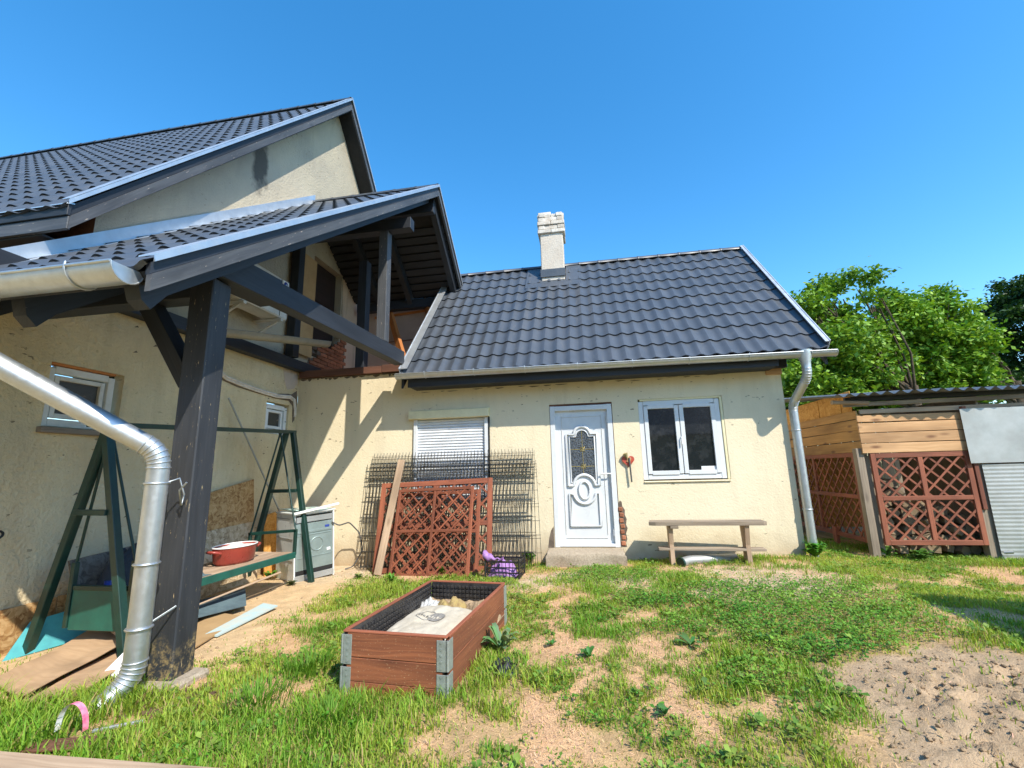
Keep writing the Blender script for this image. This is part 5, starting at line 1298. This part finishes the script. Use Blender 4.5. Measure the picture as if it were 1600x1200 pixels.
# dimpled membrane lining
lin = MB(A); cell = .034
for (p0, du, L) in ((V((-bw_/2+.014, -bl_/2+.02, 0)), V((0, 1, 0)), bl_-.04), (V((bw_/2-.014, bl_/2-.02, 0)), V((0, -1, 0)), bl_-.04), (V((bw_/2-.02, -bl_/2+.014, 0)), V((-1, 0, 0)), bw_-.04), (V((-bw_/2+.02, bl_/2-.014, 0)), V((1, 0, 0)), bw_-.04)):
    nrm = V((du.y, -du.x, 0)); lin.poly([p0+V((0, 0, .02)), p0+du*L+V((0, 0, .02)), p0+du*L+V((0, 0, zt)), p0+V((0, 0, zt))])
    for i in range(int(L/cell)):
        for j in range(7):
            c = p0+du*(i+.5)*cell+V((0, 0, .14+j*cell)); a = .0135
            q = [c+du*a*x+V((0, 0, a*z)) for x, z in ((-1, -1), (1, -1), (1, 1), (-1, 1))]; tpt = [c+nrm*.012+(p-c)*.55 for p in q]
            lin.add(q+tpt, [(0, 1, 5, 4), (1, 2, 6, 5), (2, 3, 7, 6), (3, 0, 4, 7), (4, 5, 6, 7)], None, False)
lin.build('dimpled_liner', M['liner'], rb)['kind'] = 'stuff'
N2 = VNoise(21)
def soilf(u, v):
    w1 = float(N2.fbm(np.array([u*9]), np.array([v*12]), 4)[0]); return A @ V(((u-.5)*(bw_-.04), (v-.5)*(bl_-.04), .18+.10*max(0, v-.62)+w1*.05))
MB().surf(soilf, 40, 60).build('filled_soil', M['drysoil'], rb)
def sackpt(u, v, up=0.0):
    w1 = float(N2.fbm(np.array([u*4+3]), np.array([v*4]), 3)[0]); w2 = float(N2.fbm(np.array([u*18]), np.array([v*9+5]), 2)[0])
    e = (1-abs(2*u-1)**5)*(1-abs(2*v-1)**5); nar = 1-.10*v
    return A @ V((-.01+(u-.5)*.57*nar+.02*(w1-.5), -.53+v*.80, .215+e*(.085+.05*(w1-.4))+.014*(w2-.5)+.03*v+up))
sk = thing('paper_sack', 'cream paper sack with grey round print lying in the raised bed', 'sack', A @ V((0, -.13, .2)))
MB().surf(lambda u, v: sackpt(u, v), 40, 50).build('bag', M['sack'], sk)
def disc(cu, cv, ru, rv, up, ring=None):
    m = MB(); n = 26
    if ring:
        m.surf(lambda u, v: sackpt(cu+math.cos(u*2*math.pi)*ru*(1-ring*v), cv+math.sin(u*2*math.pi)*rv*(1-ring*v), up), 40, 1)
    else:
        m.surf(lambda u, v: sackpt(cu+math.cos(u*2*math.pi)*ru*v, cv+math.sin(u*2*math.pi)*rv*v, up), 32, 6)
    return m
disc(.43, .555, .145, .082, .004, .07).build('print_ring', M['print'], sk)
disc(.585, .545, .115, .072, .0045).build('print_disc', M['print'], sk)
for k in range(9):
    u0 = .31+k*.042; mt = M['print'] if k < 4 else M['sack']
    MB().surf(lambda u, v: sackpt(u0+u*.028, .555-.006*k+v*.020*(1+.6*(k % 2)), .006), 3, 2).build('print_letter', mt, sk)
for nm, lab, mt, x, y, z, sx, sy, sz, sd in (('wilted_plants', 'heap of wilted brown leaves at the far end of the raised bed', 'wilt', -.06, .40, .21, .30, .24, .14, 5), ('plastic_bag', 'crumpled white plastic bag in the far corner of the raised bed', 'plasticbag', -.25, .42, .20, .20, .26, .14, 6), ('dry_root_clump', 'grey dry root clump beside the wilted leaves in the raised bed', 'drysoil', .20, .43, .20, .28, .26, .15, 8)):
    Ns = VNoise(sd)
    def hf(u, v):
        r = math.hypot((u-.5)*2, (v-.5)*2); e = max(0, 1-r*r)**.5; w1 = float(Ns.fbm(np.array([u*7]), np.array([v*7]), 4)[0])
        return A @ V((x+(u-.5)*sx*1.1, y+(v-.5)*sy*1.1, z-.04+e*(sz*(.25+1.1*w1))))
    tag(MB().surf(hf, 30, 30).build(nm, M[mt]), lab, {'wilted_plants': 'plants', 'plastic_bag': 'plastic bag', 'dry_root_clump': 'roots'}[nm])

# ------------------------------------------------------------------ bench and pipe
bn = thing('wooden_bench', 'weathered grey plank bench on the bare ground below the window', 'bench', (1.42, 6.2, .13))
bx0, bx1 = at_y(1042, 825, 6.12).x, at_y(1196, 830, 6.05).x
A = Matrix.Translation((1.40, 6.16, .13)) @ Matrix.Rotation(R(-2), 4, 'Z'); bL = 1.34
sv = []
m = MB(A); m.prism([V((-bL/2-.03, -.12, .475)), V((-bL/2+.05, -.15, .475)), V((bL/2-.04, -.135, .475)), V((bL/2, -.10, .475)), V((bL/2, .13, .475)), V((-bL/2, .12, .475))], (0, 0, .042)); m.build('seat', M['greywood'], bn)
for s_ in (-1, 1):
    xo = s_*.44
    part('leg', M['palewood'], bn, lambda m: m.prism([V((xo-.025, -.10, 0)), V((xo-.025, .10, 0)), V((xo-.025, .075, .24)), V((xo-.025, .12, .474)), V((xo-.025, -.12, .474)), V((xo-.025, -.075, .24))], (.05, 0, 0)), A)
part('stretcher', M['greywood'], bn, lambda m: m.box((.02, -.01, .185), (1.24, .14, .03)), A)
part('brace_block', M['greywood'], bn, lambda m: m.box((-.40, -.13, .455), (.10, .03, .035)), A)
pv = thing('stove_pipe', 'grey bent metal pipe lying under the bench', 'pipe', (1.4, 6.2, .13))
A = Matrix.Translation((1.14, 6.08, .19)) @ Matrix.Rotation(R(6), 4, 'Z')
MB(A).tube(round_path([(-.10, -.06, -.012), (.0, 0, .0), (.62, .16, -.01)], .05, 5), .056, 18, False).build('tube', M['galv_old'], pv)
MB(A).tube([(-.105, -.062, -.012), (-.125, -.075, -.014)], [.062, .062], 18, True).build('socket_end', M['greenpaint'], pv)
MB(A).tube([(.3, .077, -.005), (.31, .08, -.005)], .059, 18, False).build('joint_ring', M['galv'], pv)

# ------------------------------------------------------------------ heart decoration by the door
hr = thing('heart_decoration', 'red heart ornament with a stick hanging between the door and the window', 'ornament', (.525, FY-.02, 1.4))
hp = [(math.sin(t)**3*.085, (13*math.cos(t)-5*math.cos(2*t)-2*math.cos(3*t)-math.cos(4*t))/16*.085) for t in [2*math.pi*k/28 for k in range(28)]]
MB().prism([V((.535+a, FY-.03, 1.42+b)) for a, b in hp], (0, .022, 0)).build('heart', M['redheart'], hr)
MB().tube([(.55, FY-.05, 1.46), (.562, FY-.045, 1.13)], .011, 8).build('stick', M['greycable'], hr)
MB().tube([(.52, FY-.035, 1.45), (.50, FY-.05, 1.52)], [.012, .035], 10).build('dried_flower', M['dryflower'], hr)
MB().box((.545, FY-.036, 1.43), (.05, .012, .07), Matrix.Rotation(.3, 3, 'Y')).build('heart_relief', M['rawplank'], hr)

# ------------------------------------------------------------------ timber, tape and bits in the foreground
tag(MB().box((-1.55, 1.86, .045), (4.6, .15, .15), Matrix.Rotation(R(1.1), 3, 'Z'), .008).build('edging_timber', M['palewood']), 'long weathered timber beam lying on the ground in front of the grass', 'beam')
def tapef(u, v):
    t = math.pi*u; return V((-2.74+.075*-math.cos(t)*1.0, 2.20+.02*u+(v-.5)*.03, .05+.13*math.sin(t)**.8))
m1 = MB().surf(lambda u, v: tapef(u*.42, v), 14, 2); m2 = MB().surf(lambda u, v: tapef(.42+u*.58, v), 16, 2)
tp = thing('tape_strip', 'curled pink and white tape strip sticking up from the grass', 'tape', (-2.74, 2.2, .04)); m1.build('white_end', M['white'], tp); m2.build('pink_end', M['pink'], tp)
tr = MB(); tr.box((-2.66, 2.13, .035), (.34, .10, .012), Matrix.Rotation(.25, 3, 'Z')); tag(tr.build('rusty_tray', M['brownplank']), 'rusty brown tray half buried in the grass by the tape', 'tray')
tag(MB().bar((-2.62, 2.22, .05), (-2.42, 2.32, .06), .02, .015).build('grey_strip', M['galv_old']), 'short grey metal strip in the grass by the downpipe foot', 'strip')
bgN = VNoise(31)
def bagf(u, v):
    r = math.hypot((u-.5)*2, (v-.5)*2); e = max(0, 1-r*r)**.5; w1 = float(bgN.fbm(np.array([u*8]), np.array([v*8]), 3)[0])
    c = at_g(788, 1052); return V((c.x+(u-.5)*.20, c.y+(v-.5)*.22, c.z-.01+e*(.02+.11*w1)))
tag(MB().surf(bagf, 20, 20).build('black_plastic_scrap', M['blackplastic']), 'crumpled black plastic scrap beside the raised bed', 'plastic')

# ------------------------------------------------------------------ broad-leaf weeds (countable ones)
def weed(px, py, n, L, h, c, label, wid=.32, droop=.5):
    b = at_g(px, py); m = MB(); rr = random.Random(px*7+py)
    vs_, cs = [], []; fs = []
    for k in range(n):
        a = rr.uniform(0, 6.283); l = L*rr.uniform(.6, 1.15); e = rr.uniform(.35, 1.2); up = h*rr.uniform(.3, 1)
        d = V((math.cos(a), math.sin(a), 0)); s_ = V((-d.y, d.x, 0)); base_ = len(vs_); cc = [q*rr.uniform(.75, 1.25) for q in c]
        for i in range(5):
            t = i/4; p = b+d*l*t*(1-.15*t)+V((0, 0, up*math.sin(t*math.pi*(.5+.3*droop))+.01)); w_ = l*wid*math.sin(math.pi*min(.98, t*.9+.08))*.5
            for q in (-1, 0, 1): vs_.append(p+s_*w_*q+V((0, 0, -.12*w_ if q == 0 else .1*w_))); cs.append(cc)
        for i in range(4):
            for q in (0, 1): o_ = base_+i*3+q; fs.append((o_, o_+1, o_+4, o_+3))
    me = np_mesh('weed', np.array([tuple(p) for p in vs_])-np.array(b), np.array(fs), M['leaf'], np.array(cs), True)
    o = bpy.data.objects.new('weed', me); C.objects.link(o); o.location = b
    return tag(o, label, 'weed')
weed(783, 1018, 26, .17, .16, (.17, .27, .12), 'pale green broad leaf weed growing at the side of the raised bed')
weed(862, 1010, 8, .06, .035, (.09, .22, .05), 'small rosette weed on the bare path', .4)
weed(1275, 872, 60, .16, .20, (.10, .27, .03), 'bushy bright green weed at the foot of the house downpipe', .5)
weed(828, 880, 40, .12, .17, (.11, .27, .03), 'leafy green weed growing beside the black crate', .45)
weed(690, 897, 22, .10, .08, (.12, .27, .03), 'leafy weed growing in front of the trellis', .45)
weed(612, 912, 20, .10, .11, (.12, .27, .03), 'small upright weed tuft left of the trellis', .3)
weed(1385, 872, 40, .15, .13, (.10, .24, .04), 'leafy weed below the trellis fence post', .5)
weed(1440, 876, 34, .15, .13, (.09, .22, .04), 'leafy weed below the middle of the trellis fence', .5)
weed(1040, 1120, 9, .07, .04, (.08, .22, .05), 'single dark rosette weed on the straw patch', .45)
weed(920, 1030, 14, .08, .06, (.07, .20, .05), 'dark leafy weed at the edge of the bare path', .4)
weed(1190, 1002, 12, .14, .06, (.07, .19, .04), 'long leaved dock weed among the clover', .25)
weed(422, 905, 16, .12, .10, (.12, .30, .03), 'bright green weed under the far end of the swing bench', .6)
weed(455, 915, 30, .08, .05, (.09, .12, .04), 'dark creeping weed at the foot of the cooker', .4)
weed(560, 905, 30, .08, .06, (.10, .16, .04), 'dark creeping weed in front of the cooker', .4)
weed(1080, 1010, 9, .12, .06, (.08, .21, .05), 'low spreading weed beside the straw patch', .3)
for i, q in enumerate([(480, 1050), (520, 1130), (400, 1100)]):
    b = at_g(*q); x = b.x+RNG.normal(0, .10, 300); y = b.y+RNG.normal(0, .10, 300)
    n = 300; z = ground_z(x, y); h = RNG.uniform(.05, .12, n); a = np.arctan2(y-b.y, x-b.x)+RNG.normal(0, .5, n); le = h*RNG.uniform(.3, .9, n); wd = RNG.uniform(.002, .004, n)
    dx, dy = np.cos(a), np.sin(a); sx, sy = -dy*wd, dx*wd; P = np.zeros((n, 5, 3))
    P[:, 0] = np.c_[x-sx, y-sy, z]; P[:, 1] = np.c_[x+sx, y+sy, z]; P[:, 2] = np.c_[x+dx*le*.3+sx, y+dy*le*.3+sy, z+h*.6]; P[:, 3] = np.c_[x+dx*le*.3-sx, y+dy*le*.3-sy, z+h*.6]; P[:, 4] = np.c_[x+dx*le, y+dy*le, z+h]
    k = np.arange(n)*5; Fc = np.concatenate([np.c_[k, k+1, k+2], np.c_[k, k+2, k+3], np.c_[k+3, k+2, k+4]])
    c = np.array([.14, .30, .025])*RNG.uniform(.7, 1.3, (n, 1))
    me = np_mesh('grass_tuft', P.reshape(-1, 3)-np.array(b), Fc, M['blade'], np.repeat(c, 5, 0)); o = bpy.data.objects.new('grass_tuft', me); C.objects.link(o); o.location = b
    tag(o, 'taller dark green grass tuft standing in the yard', 'grass tuft', 'taller grass tufts in the yard'); o['kind'] = 'stuff'
# ------------------------------------------------------------------ wood shed with trellis fence on the right
shd = thing('wood_shed', 'firewood shed with plank top, red brown trellis and corrugated roof', 'shed', (4.2, 7.4, .1))
SYF = 6.70; SXL = 3.62
Ff = frame(V((3.66, SYF, .275)), (1, 0, 0), (0, 1, 0), (0, 0, 1))
def sub_trellis(nm, F, w_, h_, sp):
    e = MB(F); d = .035; t = .06
    for x in (t/2, w_-t/2): e.box((x, 0, h_/2), (t, d, h_), None, .003)
    for z in (t/2, h_-t/2): e.box((w_/2, 0, z), (w_-2*t, d, t), None, .003)
    root = e.build(nm, M['redwood'], shd)
    MB(F).box((w_/2, -.001, h_/2), (t*.95, d*.95, h_-2*t), None, .003).build('mullion', M['redwood'], root)
    MB(F).box((w_/2, -.002, h_/2), (w_-2*t, d*.98, t*.9), None, .003).build('mid_rail', M['redwood'], root)
    a0, a1, b0, b1 = t*.6, w_-t*.6, t*.6, h_-t*.6
    for s_, yo in ((1, -.005), (-1, .007)):
        c = (-h_ if s_ > 0 else 0)+random.random()*sp
        while c < (w_ if s_ > 0 else w_+h_):
            z0_ = max(b0, a0-c) if s_ > 0 else max(b0, c-a1); z1_ = min(b1, a1-c) if s_ > 0 else min(b1, c-a0)
            if z1_-z0_ > .06: MB(F).bar((c+s_*z0_, yo, z0_), (c+s_*z1_, yo, z1_), .01, .024, (-s_, 0, 1), .001).build('slat', M['redwood'], root)
            c += sp*math.sqrt(2)*random.uniform(.96, 1.04)
sub_trellis('front_trellis', Ff, 1.14, 1.15, .125)
Fl = frame(V((SXL-.01, 8.42, .26)), (0.02, -1, 0), (1, .02, 0), (0, 0, 1)); Fl = Matrix.Translation((SXL-.01, 9.3, .26)) @ Matrix.Rotation(R(-90), 4, 'Z')
sub_trellis('side_trellis', Fl, 2.36, 1.19, .13)
for i, z in enumerate((1.495, 1.63, 1.765, 1.885)):
    hgt = .125 if i < 3 else .085
    part('plank', M['rawplank'], shd, lambda m: m.box((4.195, SYF-.01+random.uniform(-.006, .006), z), (1.24, .024, hgt+random.uniform(-.004, .004)), Matrix.Rotation(random.uniform(-.006, .006), 3, 'Y'), .003))
for i, z in enumerate((1.52, 1.67, 1.82, 1.955)):
    part('plank', M['honeyplank'], shd, lambda m: m.box((SXL-.02, 8.02, z), (.024, 2.60, .14 if i < 3 else .11), Matrix.Rotation(random.uniform(-.006, .006), 3, 'X'), .003))
part('corner_post', M['greywood'], shd, lambda m: m.box((3.56, SYF+.06, .75), (.09, .09, 1.5)))
part('corner_post', M['greywood'], shd, lambda m: m.box((3.66, SYF+.10, .70), (.06, .08, 1.4)))
part('end_post', M['greywood'], shd, lambda m: m.box((4.86, SYF+.05, .9), (.12, .10, 1.9)))
part('end_post', M['redwood'], shd, lambda m: m.box((4.835, SYF+.0, 1.35), (.05, .06, 1.3)))
part('side_leg', M['redwood'], shd, lambda m: m.box((SXL-.02, 7.75, .2), (.05, .09, .35)))
part('back_post', M['greywood'], shd, lambda m: m.box((3.62, 9.4, 1.0), (.09, .09, 2.1)))
# OSB strips above the side planks, rails under the roof
for y0, y1 in ((7.86, 9.3), (7.22, 7.845), (6.95, 7.205)):
    part('osb_sheet', M['osb_new'], shd, lambda m: m.box((SXL+.06, (y0+y1)/2, 2.13), (.012, y1-y0, .36)))
part('top_rail', M['greywood'], shd, lambda m: m.bar((3.46, SYF+.02, 2.085), (6.2, SYF+.0, 2.10), .05, .055))
part('top_rail', M['palewood'], shd, lambda m: m.bar((3.64, SYF+.03, 1.985), (6.2, SYF+.02, 1.99), .03, .06))
part('roof_batten', M['darkwood'], shd, lambda m: m.bar((3.5, SYF+.06, 2.16), (6.2, SYF+.06, 2.17), .05, .06))
part('rail_stub', M['palewood'], shd, lambda m: m.tube([(3.28, SYF-.06, 2.12), (3.75, SYF+.0, 2.10)], .028, 10))
# inner dark backing: rear wall of boards
part('back_wall', M['greywood'], shd, lambda m: [m.box((3.72+k*.2, 9.25, 1.1), (.19, .02, 2.2)) for k in range(13)])['kind'] = 'stuff'
part('inner_partition', M['greywood'], shd, lambda m: m.box((5.05, 7.6, 1.1), (.03, 1.7, 2.1)))
part('inner_osb', M['osb_new'], shd, lambda m: m.box((4.05, 8.75, .85), (.9, .014, 1.2)))
# corrugated roof, pitched towards the yard
def corr(m):
    y0, y1, z0, z1 = SYF-.22, 9.5, 2.20, 2.54
    for (dz) in (0, -.006):
        m.surf(lambda u, v: V((3.25+u*3.2, y0+(y1-y0)*v+.03*math.sin(u*11), z0+(z1-z0)*v+dz+.020*math.sin(u*3.2/.15*2*math.pi)+.03*(u-.5)*(1-v)+.012*math.sin(u*7+v*3))), 200, 6)
cr_ = part('roof', M['corr'], shd, corr)
for k in range(7):
    part('sheet_joint', M['corr'], cr_, lambda m: m.surf(lambda u, v: V((3.27+u*3.15, SYF+.08+k*.28+.03*v, 2.232+(k*.28+.03*v)*.123+.03*(u-.5)*(1-k/7)+.02*math.sin((u*3.15+.02)/.15*2*math.pi)+.008*(1-v))), 160, 1))
# metal sheets to the right
part('upper_sheet', M['galv_old'], shd, lambda m: m.surf(lambda u, v: V((4.76+u*1.5, SYF-.06+.015*math.sin(u*5), 1.27+v*.70+.01*math.sin(v*4))), 20, 10))
part('lower_sheet', M['galv_old'], shd, lambda m: m.surf(lambda u, v: V((4.895+u*1.5, SYF-.03+.0012*math.sin(v*150), .08+v*1.17)), 4, 200))
part('sheet_backing', M['greywood'], shd, lambda m: m.box((5.5, SYF+.03, 1.0), (1.35, .03, 1.9)))
part('hose_tap', M['galv_old'], shd, lambda m: m.tube([(4.90, SYF-.06, .20), (4.97, SYF-.10, .21)], .018, 8))
# stacked firewood behind the trellis
lm = []
for k in range(6):
    m = MB(); n_ = random.choice((4, 5, 6)); rr = [random.uniform(.055, .085) for _ in range(n_)]; L = random.uniform(.28, .36)
    a = [(math.cos(2*math.pi*i/n_)*rr[i], math.sin(2*math.pi*i/n_)*rr[i]) for i in range(n_)]
    m.prism([V((x, -L/2, z)) for x, z in a], (0, L, 0)); lm.append(m.mesh('log', M['log']))
for row in range(8):
    for k in range(8):
        x = 3.80+k*.14+(.07 if row % 2 else 0)+random.uniform(-.02, .02); z = .19+row*.118+random.uniform(-.015, .015)
        if z > 1.1-.12*k+.5*math.sin(k): pass
        top = 1.12-.085*k
        if z > max(.45, top): continue
        mt = Matrix.Translation((x, 7.05+random.uniform(-.05, .05), z)) @ Matrix.Rotation(random.uniform(-.25, .25), 4, 'Z') @ Matrix.Rotation(random.uniform(0, 6.28), 4, 'Y')
        o = bpy.data.objects.new('firewood_log', random.choice(lm)); C.objects.link(o); o.matrix_world = mt
        tag(o, 'split firewood log stacked behind the shed trellis', 'log', 'firewood logs stacked in the shed')

# ------------------------------------------------------------------ trees
def tree(name, label, base, clumps, n_leaf, leaf, c1, c2, seed, limbs, trunk_r=.16, group=None):
    rr = np.random.default_rng(seed); base = V(base)
    t = thing(name, label, 'tree', base, group); t['label'] = label
    cl = np.array([(c[0]+base.x, c[1]+base.y, c[2]+base.z, c[3]) for c in clumps])
    m = MB(); top = V((base.x+.1, base.y, base.z+limbs))
    m.tube([base+V((0, 0, -.1)), base+V((.05, 0, limbs*.5)), top], [trunk_r*1.2, trunk_r, trunk_r*.75], 10)
    m.build('trunk', M['bark'], t)
    m = MB()
    for c in cl:
        e = top+(V(c[:3])-top)*.86; q = top+V((0, 0, -limbs*.25*rr.random())); md = (q+e)/2+V((rr.normal(0, .15), rr.normal(0, .15), -.15))
        m.tube([q, md, e], [trunk_r*.30, trunk_r*.17, .018], 7)
        for _ in range(4):
            f = e+V(tuple(rr.normal(0, .55*c[3], 3))); m.tube([md+(e-md)*rr.uniform(.2, .9), f], [.016, .006], 5)
    m.build('limbs', M['bark'], t)
    w_ = cl[:, 3]**2; w_ = w_/w_.sum(); nb = 26
    # small leafy twigs inside each clump
    tw = rr.choice(len(cl), size=len(cl)*nb, p=w_); cen = cl[tw, :3]; rad = cl[tw, 3]
    d = rr.normal(0, 1, (len(tw), 3)); d /= np.linalg.norm(d, axis=1)[:, None]; d[:, 2] = d[:, 2]*.8+.08
    tp = cen+d*(rad*rr.uniform(.3, 1.25, len(tw))**.7)[:, None]
    k = rr.integers(0, len(tw), n_leaf); p = tp[k]+rr.normal(0, 1, (n_leaf, 3))*np.array([.15, .15, .10])
    s = leaf*rr.uniform(.55, 1.25, n_leaf); az_ = rr.uniform(0, 6.283, n_leaf); ti = rr.normal(-.35, .5, n_leaf)
    dx = np.c_[np.cos(az_)*np.cos(ti), np.sin(az_)*np.cos(ti), np.sin(ti)]; ro = rr.normal(0, .6, n_leaf)
    sd = np.c_[-np.sin(az_), np.cos(az_), np.zeros(n_leaf)]; upv = np.cross(dx, sd); sd = sd*np.cos(ro)[:, None]+upv*np.sin(ro)[:, None]
    P = np.zeros((n_leaf, 4, 3)); P[:, 0] = p; P[:, 2] = p+dx*s[:, None]; P[:, 1] = p+(dx*.5+sd*.30)*s[:, None]; P[:, 3] = p+(dx*.5-sd*.30)*s[:, None]
    kk = np.arange(n_leaf)*4; Fc = np.concatenate([np.c_[kk, kk+1, kk+2], np.c_[kk, kk+2, kk+3]])
    mixv = np.clip(rr.random(n_leaf)*.8+.3*(rr.random(len(tw))[k]-.5), 0, 1)[:, None]
    c = (np.array(c1)*(1-mixv)+np.array(c2)*mixv)*rr.uniform(.75, 1.25, (n_leaf, 1))
    me = np_mesh('crown', P.reshape(-1, 3)-np.array(base), Fc, M['leaf'], np.repeat(c, 4, 0))
    o = bpy.data.objects.new('crown', me); C.objects.link(o); o.parent = t
    return t
def px_clumps(lst, y, base):
    out = []
    for (px, py, rp) in lst:
        yy = y+random.uniform(-.8, .8); p = at_y(px, py, yy); d = (p-CAM).dot(FW); out.append((p.x-base[0], p.y-base[1], p.z-base[2], rp*d/F_PX))
    return out
b1 = (8.6, 13.5, .1)
tree('walnut_tree', 'light green walnut tree with loose branches rising behind the house verge', b1,
     px_clumps([(1256, 478, 20), (1282, 450, 14), (1302, 448, 16), (1258, 520, 30), (1290, 500, 26), (1330, 480, 12), (1364, 432, 9), (1330, 432, 7), (1352, 458, 9), (1366, 462, 8), (1272, 462, 12), (1318, 520, 26), (1320, 540, 40), (1270, 570, 40), (1330, 590, 40), (1370, 520, 26), (1245, 600, 36), (1300, 610, 40), (1240, 545, 26), (1348, 548, 32), (1342, 505, 20), (1352, 588, 32), (1318, 500, 22)], 13.5, b1), 27000, .15, (.08, .20, .02), (.32, .48, .05), 3, 3.2)
b2 = (12.2, 15.0, .1)
tree('walnut_tree', 'broad bright green walnut tree standing behind the shed roof', b2,
     px_clumps([(1402, 488, 26), (1390, 462, 12), (1418, 470, 14), (1452, 482, 20), (1468, 462, 14), (1440, 462, 8), (1500, 500, 12), (1420, 520, 44), (1470, 530, 42), (1505, 540, 34), (1380, 560, 46), (1440, 580, 50), (1500, 590, 44), (1400, 605, 44), (1490, 490, 26), (1525, 600, 26), (1352, 600, 34)], 15.0, b2), 40000, .15, (.085, .22, .02), (.34, .50, .05), 4, 3.4)
b3 = (18.5, 19.0, .1)
tree('dark_tree', 'tall dark green tree at the far right beyond the shed', b3,
     px_clumps([(1590, 450, 26), (1560, 480, 30), (1600, 500, 40), (1545, 510, 26), (1565, 545, 40), (1610, 560, 50), (1560, 590, 40), (1640, 470, 50), (1660, 540, 60), (1640, 610, 50), (1600, 610, 40)], 19.0, b3), 30000, .16, (.018, .055, .014), (.05, .11, .022), 5, 3.8, .22)
b4 = (5.6, 16.0, .1)
tree('hedge_tree', 'low green tree filling the gap behind the house corner', b4,
     px_clumps([(1215, 590, 40), (1250, 610, 40), (1290, 630, 34), (1180, 600, 40), (1330, 635, 34), (1380, 640, 30), (1440, 640, 34), (1500, 640, 34), (1560, 640, 34)], 16.5, b4), 22000, .15, (.06, .16, .018), (.18, .32, .035), 6, 2.2)

# ------------------------------------------------------------------ out of view: barn, trees in the window glass; shed added to cast shade
ts = thing('shade_caster', 'unseen plank shed added right of the yard to cast shade on the grass', 'shed', (4.9, 1.9, .1))
MB().box((5.05, 1.75, 1.2), (1.7, 2.6, 2.35), None, .01).build('plank_wall', M['greywood'], ts)
MB().box((5.05, 1.75, 2.40), (1.78, 2.7, .06), None, .01).build('roof', M['corr'], ts)
bn2 = thing('barn', 'long outbuilding with dark tiled roof across the yard, outside the view', 'barn', (0, -12, 0))
MB().box((1, -13, 1.5), (22, 5, 3.0), None, .01).build('wall', M['stucco'], bn2)
MB().prism([V((-10.5, -10.2, 2.9)), V((-10.5, -13, 5.4)), V((-10.5, -15.8, 2.9))], (23, 0, 0)).build('roof', M['corr'], bn2)
for i, (x, y) in enumerate(((-9, -19), (-3, -20), (3, -19), (9, -20), (15, -18))):
    tree('yard_tree', 'green tree behind the outbuilding across the yard', (x, y, 0), [(random.uniform(-2, 2), random.uniform(-1.5, 1.5), random.uniform(4, 8), 1.5) for _ in range(9)], 5000, .4, (.04, .12, .015), (.10, .2, .025), 20+i, 4, .2, 'trees behind the outbuilding')
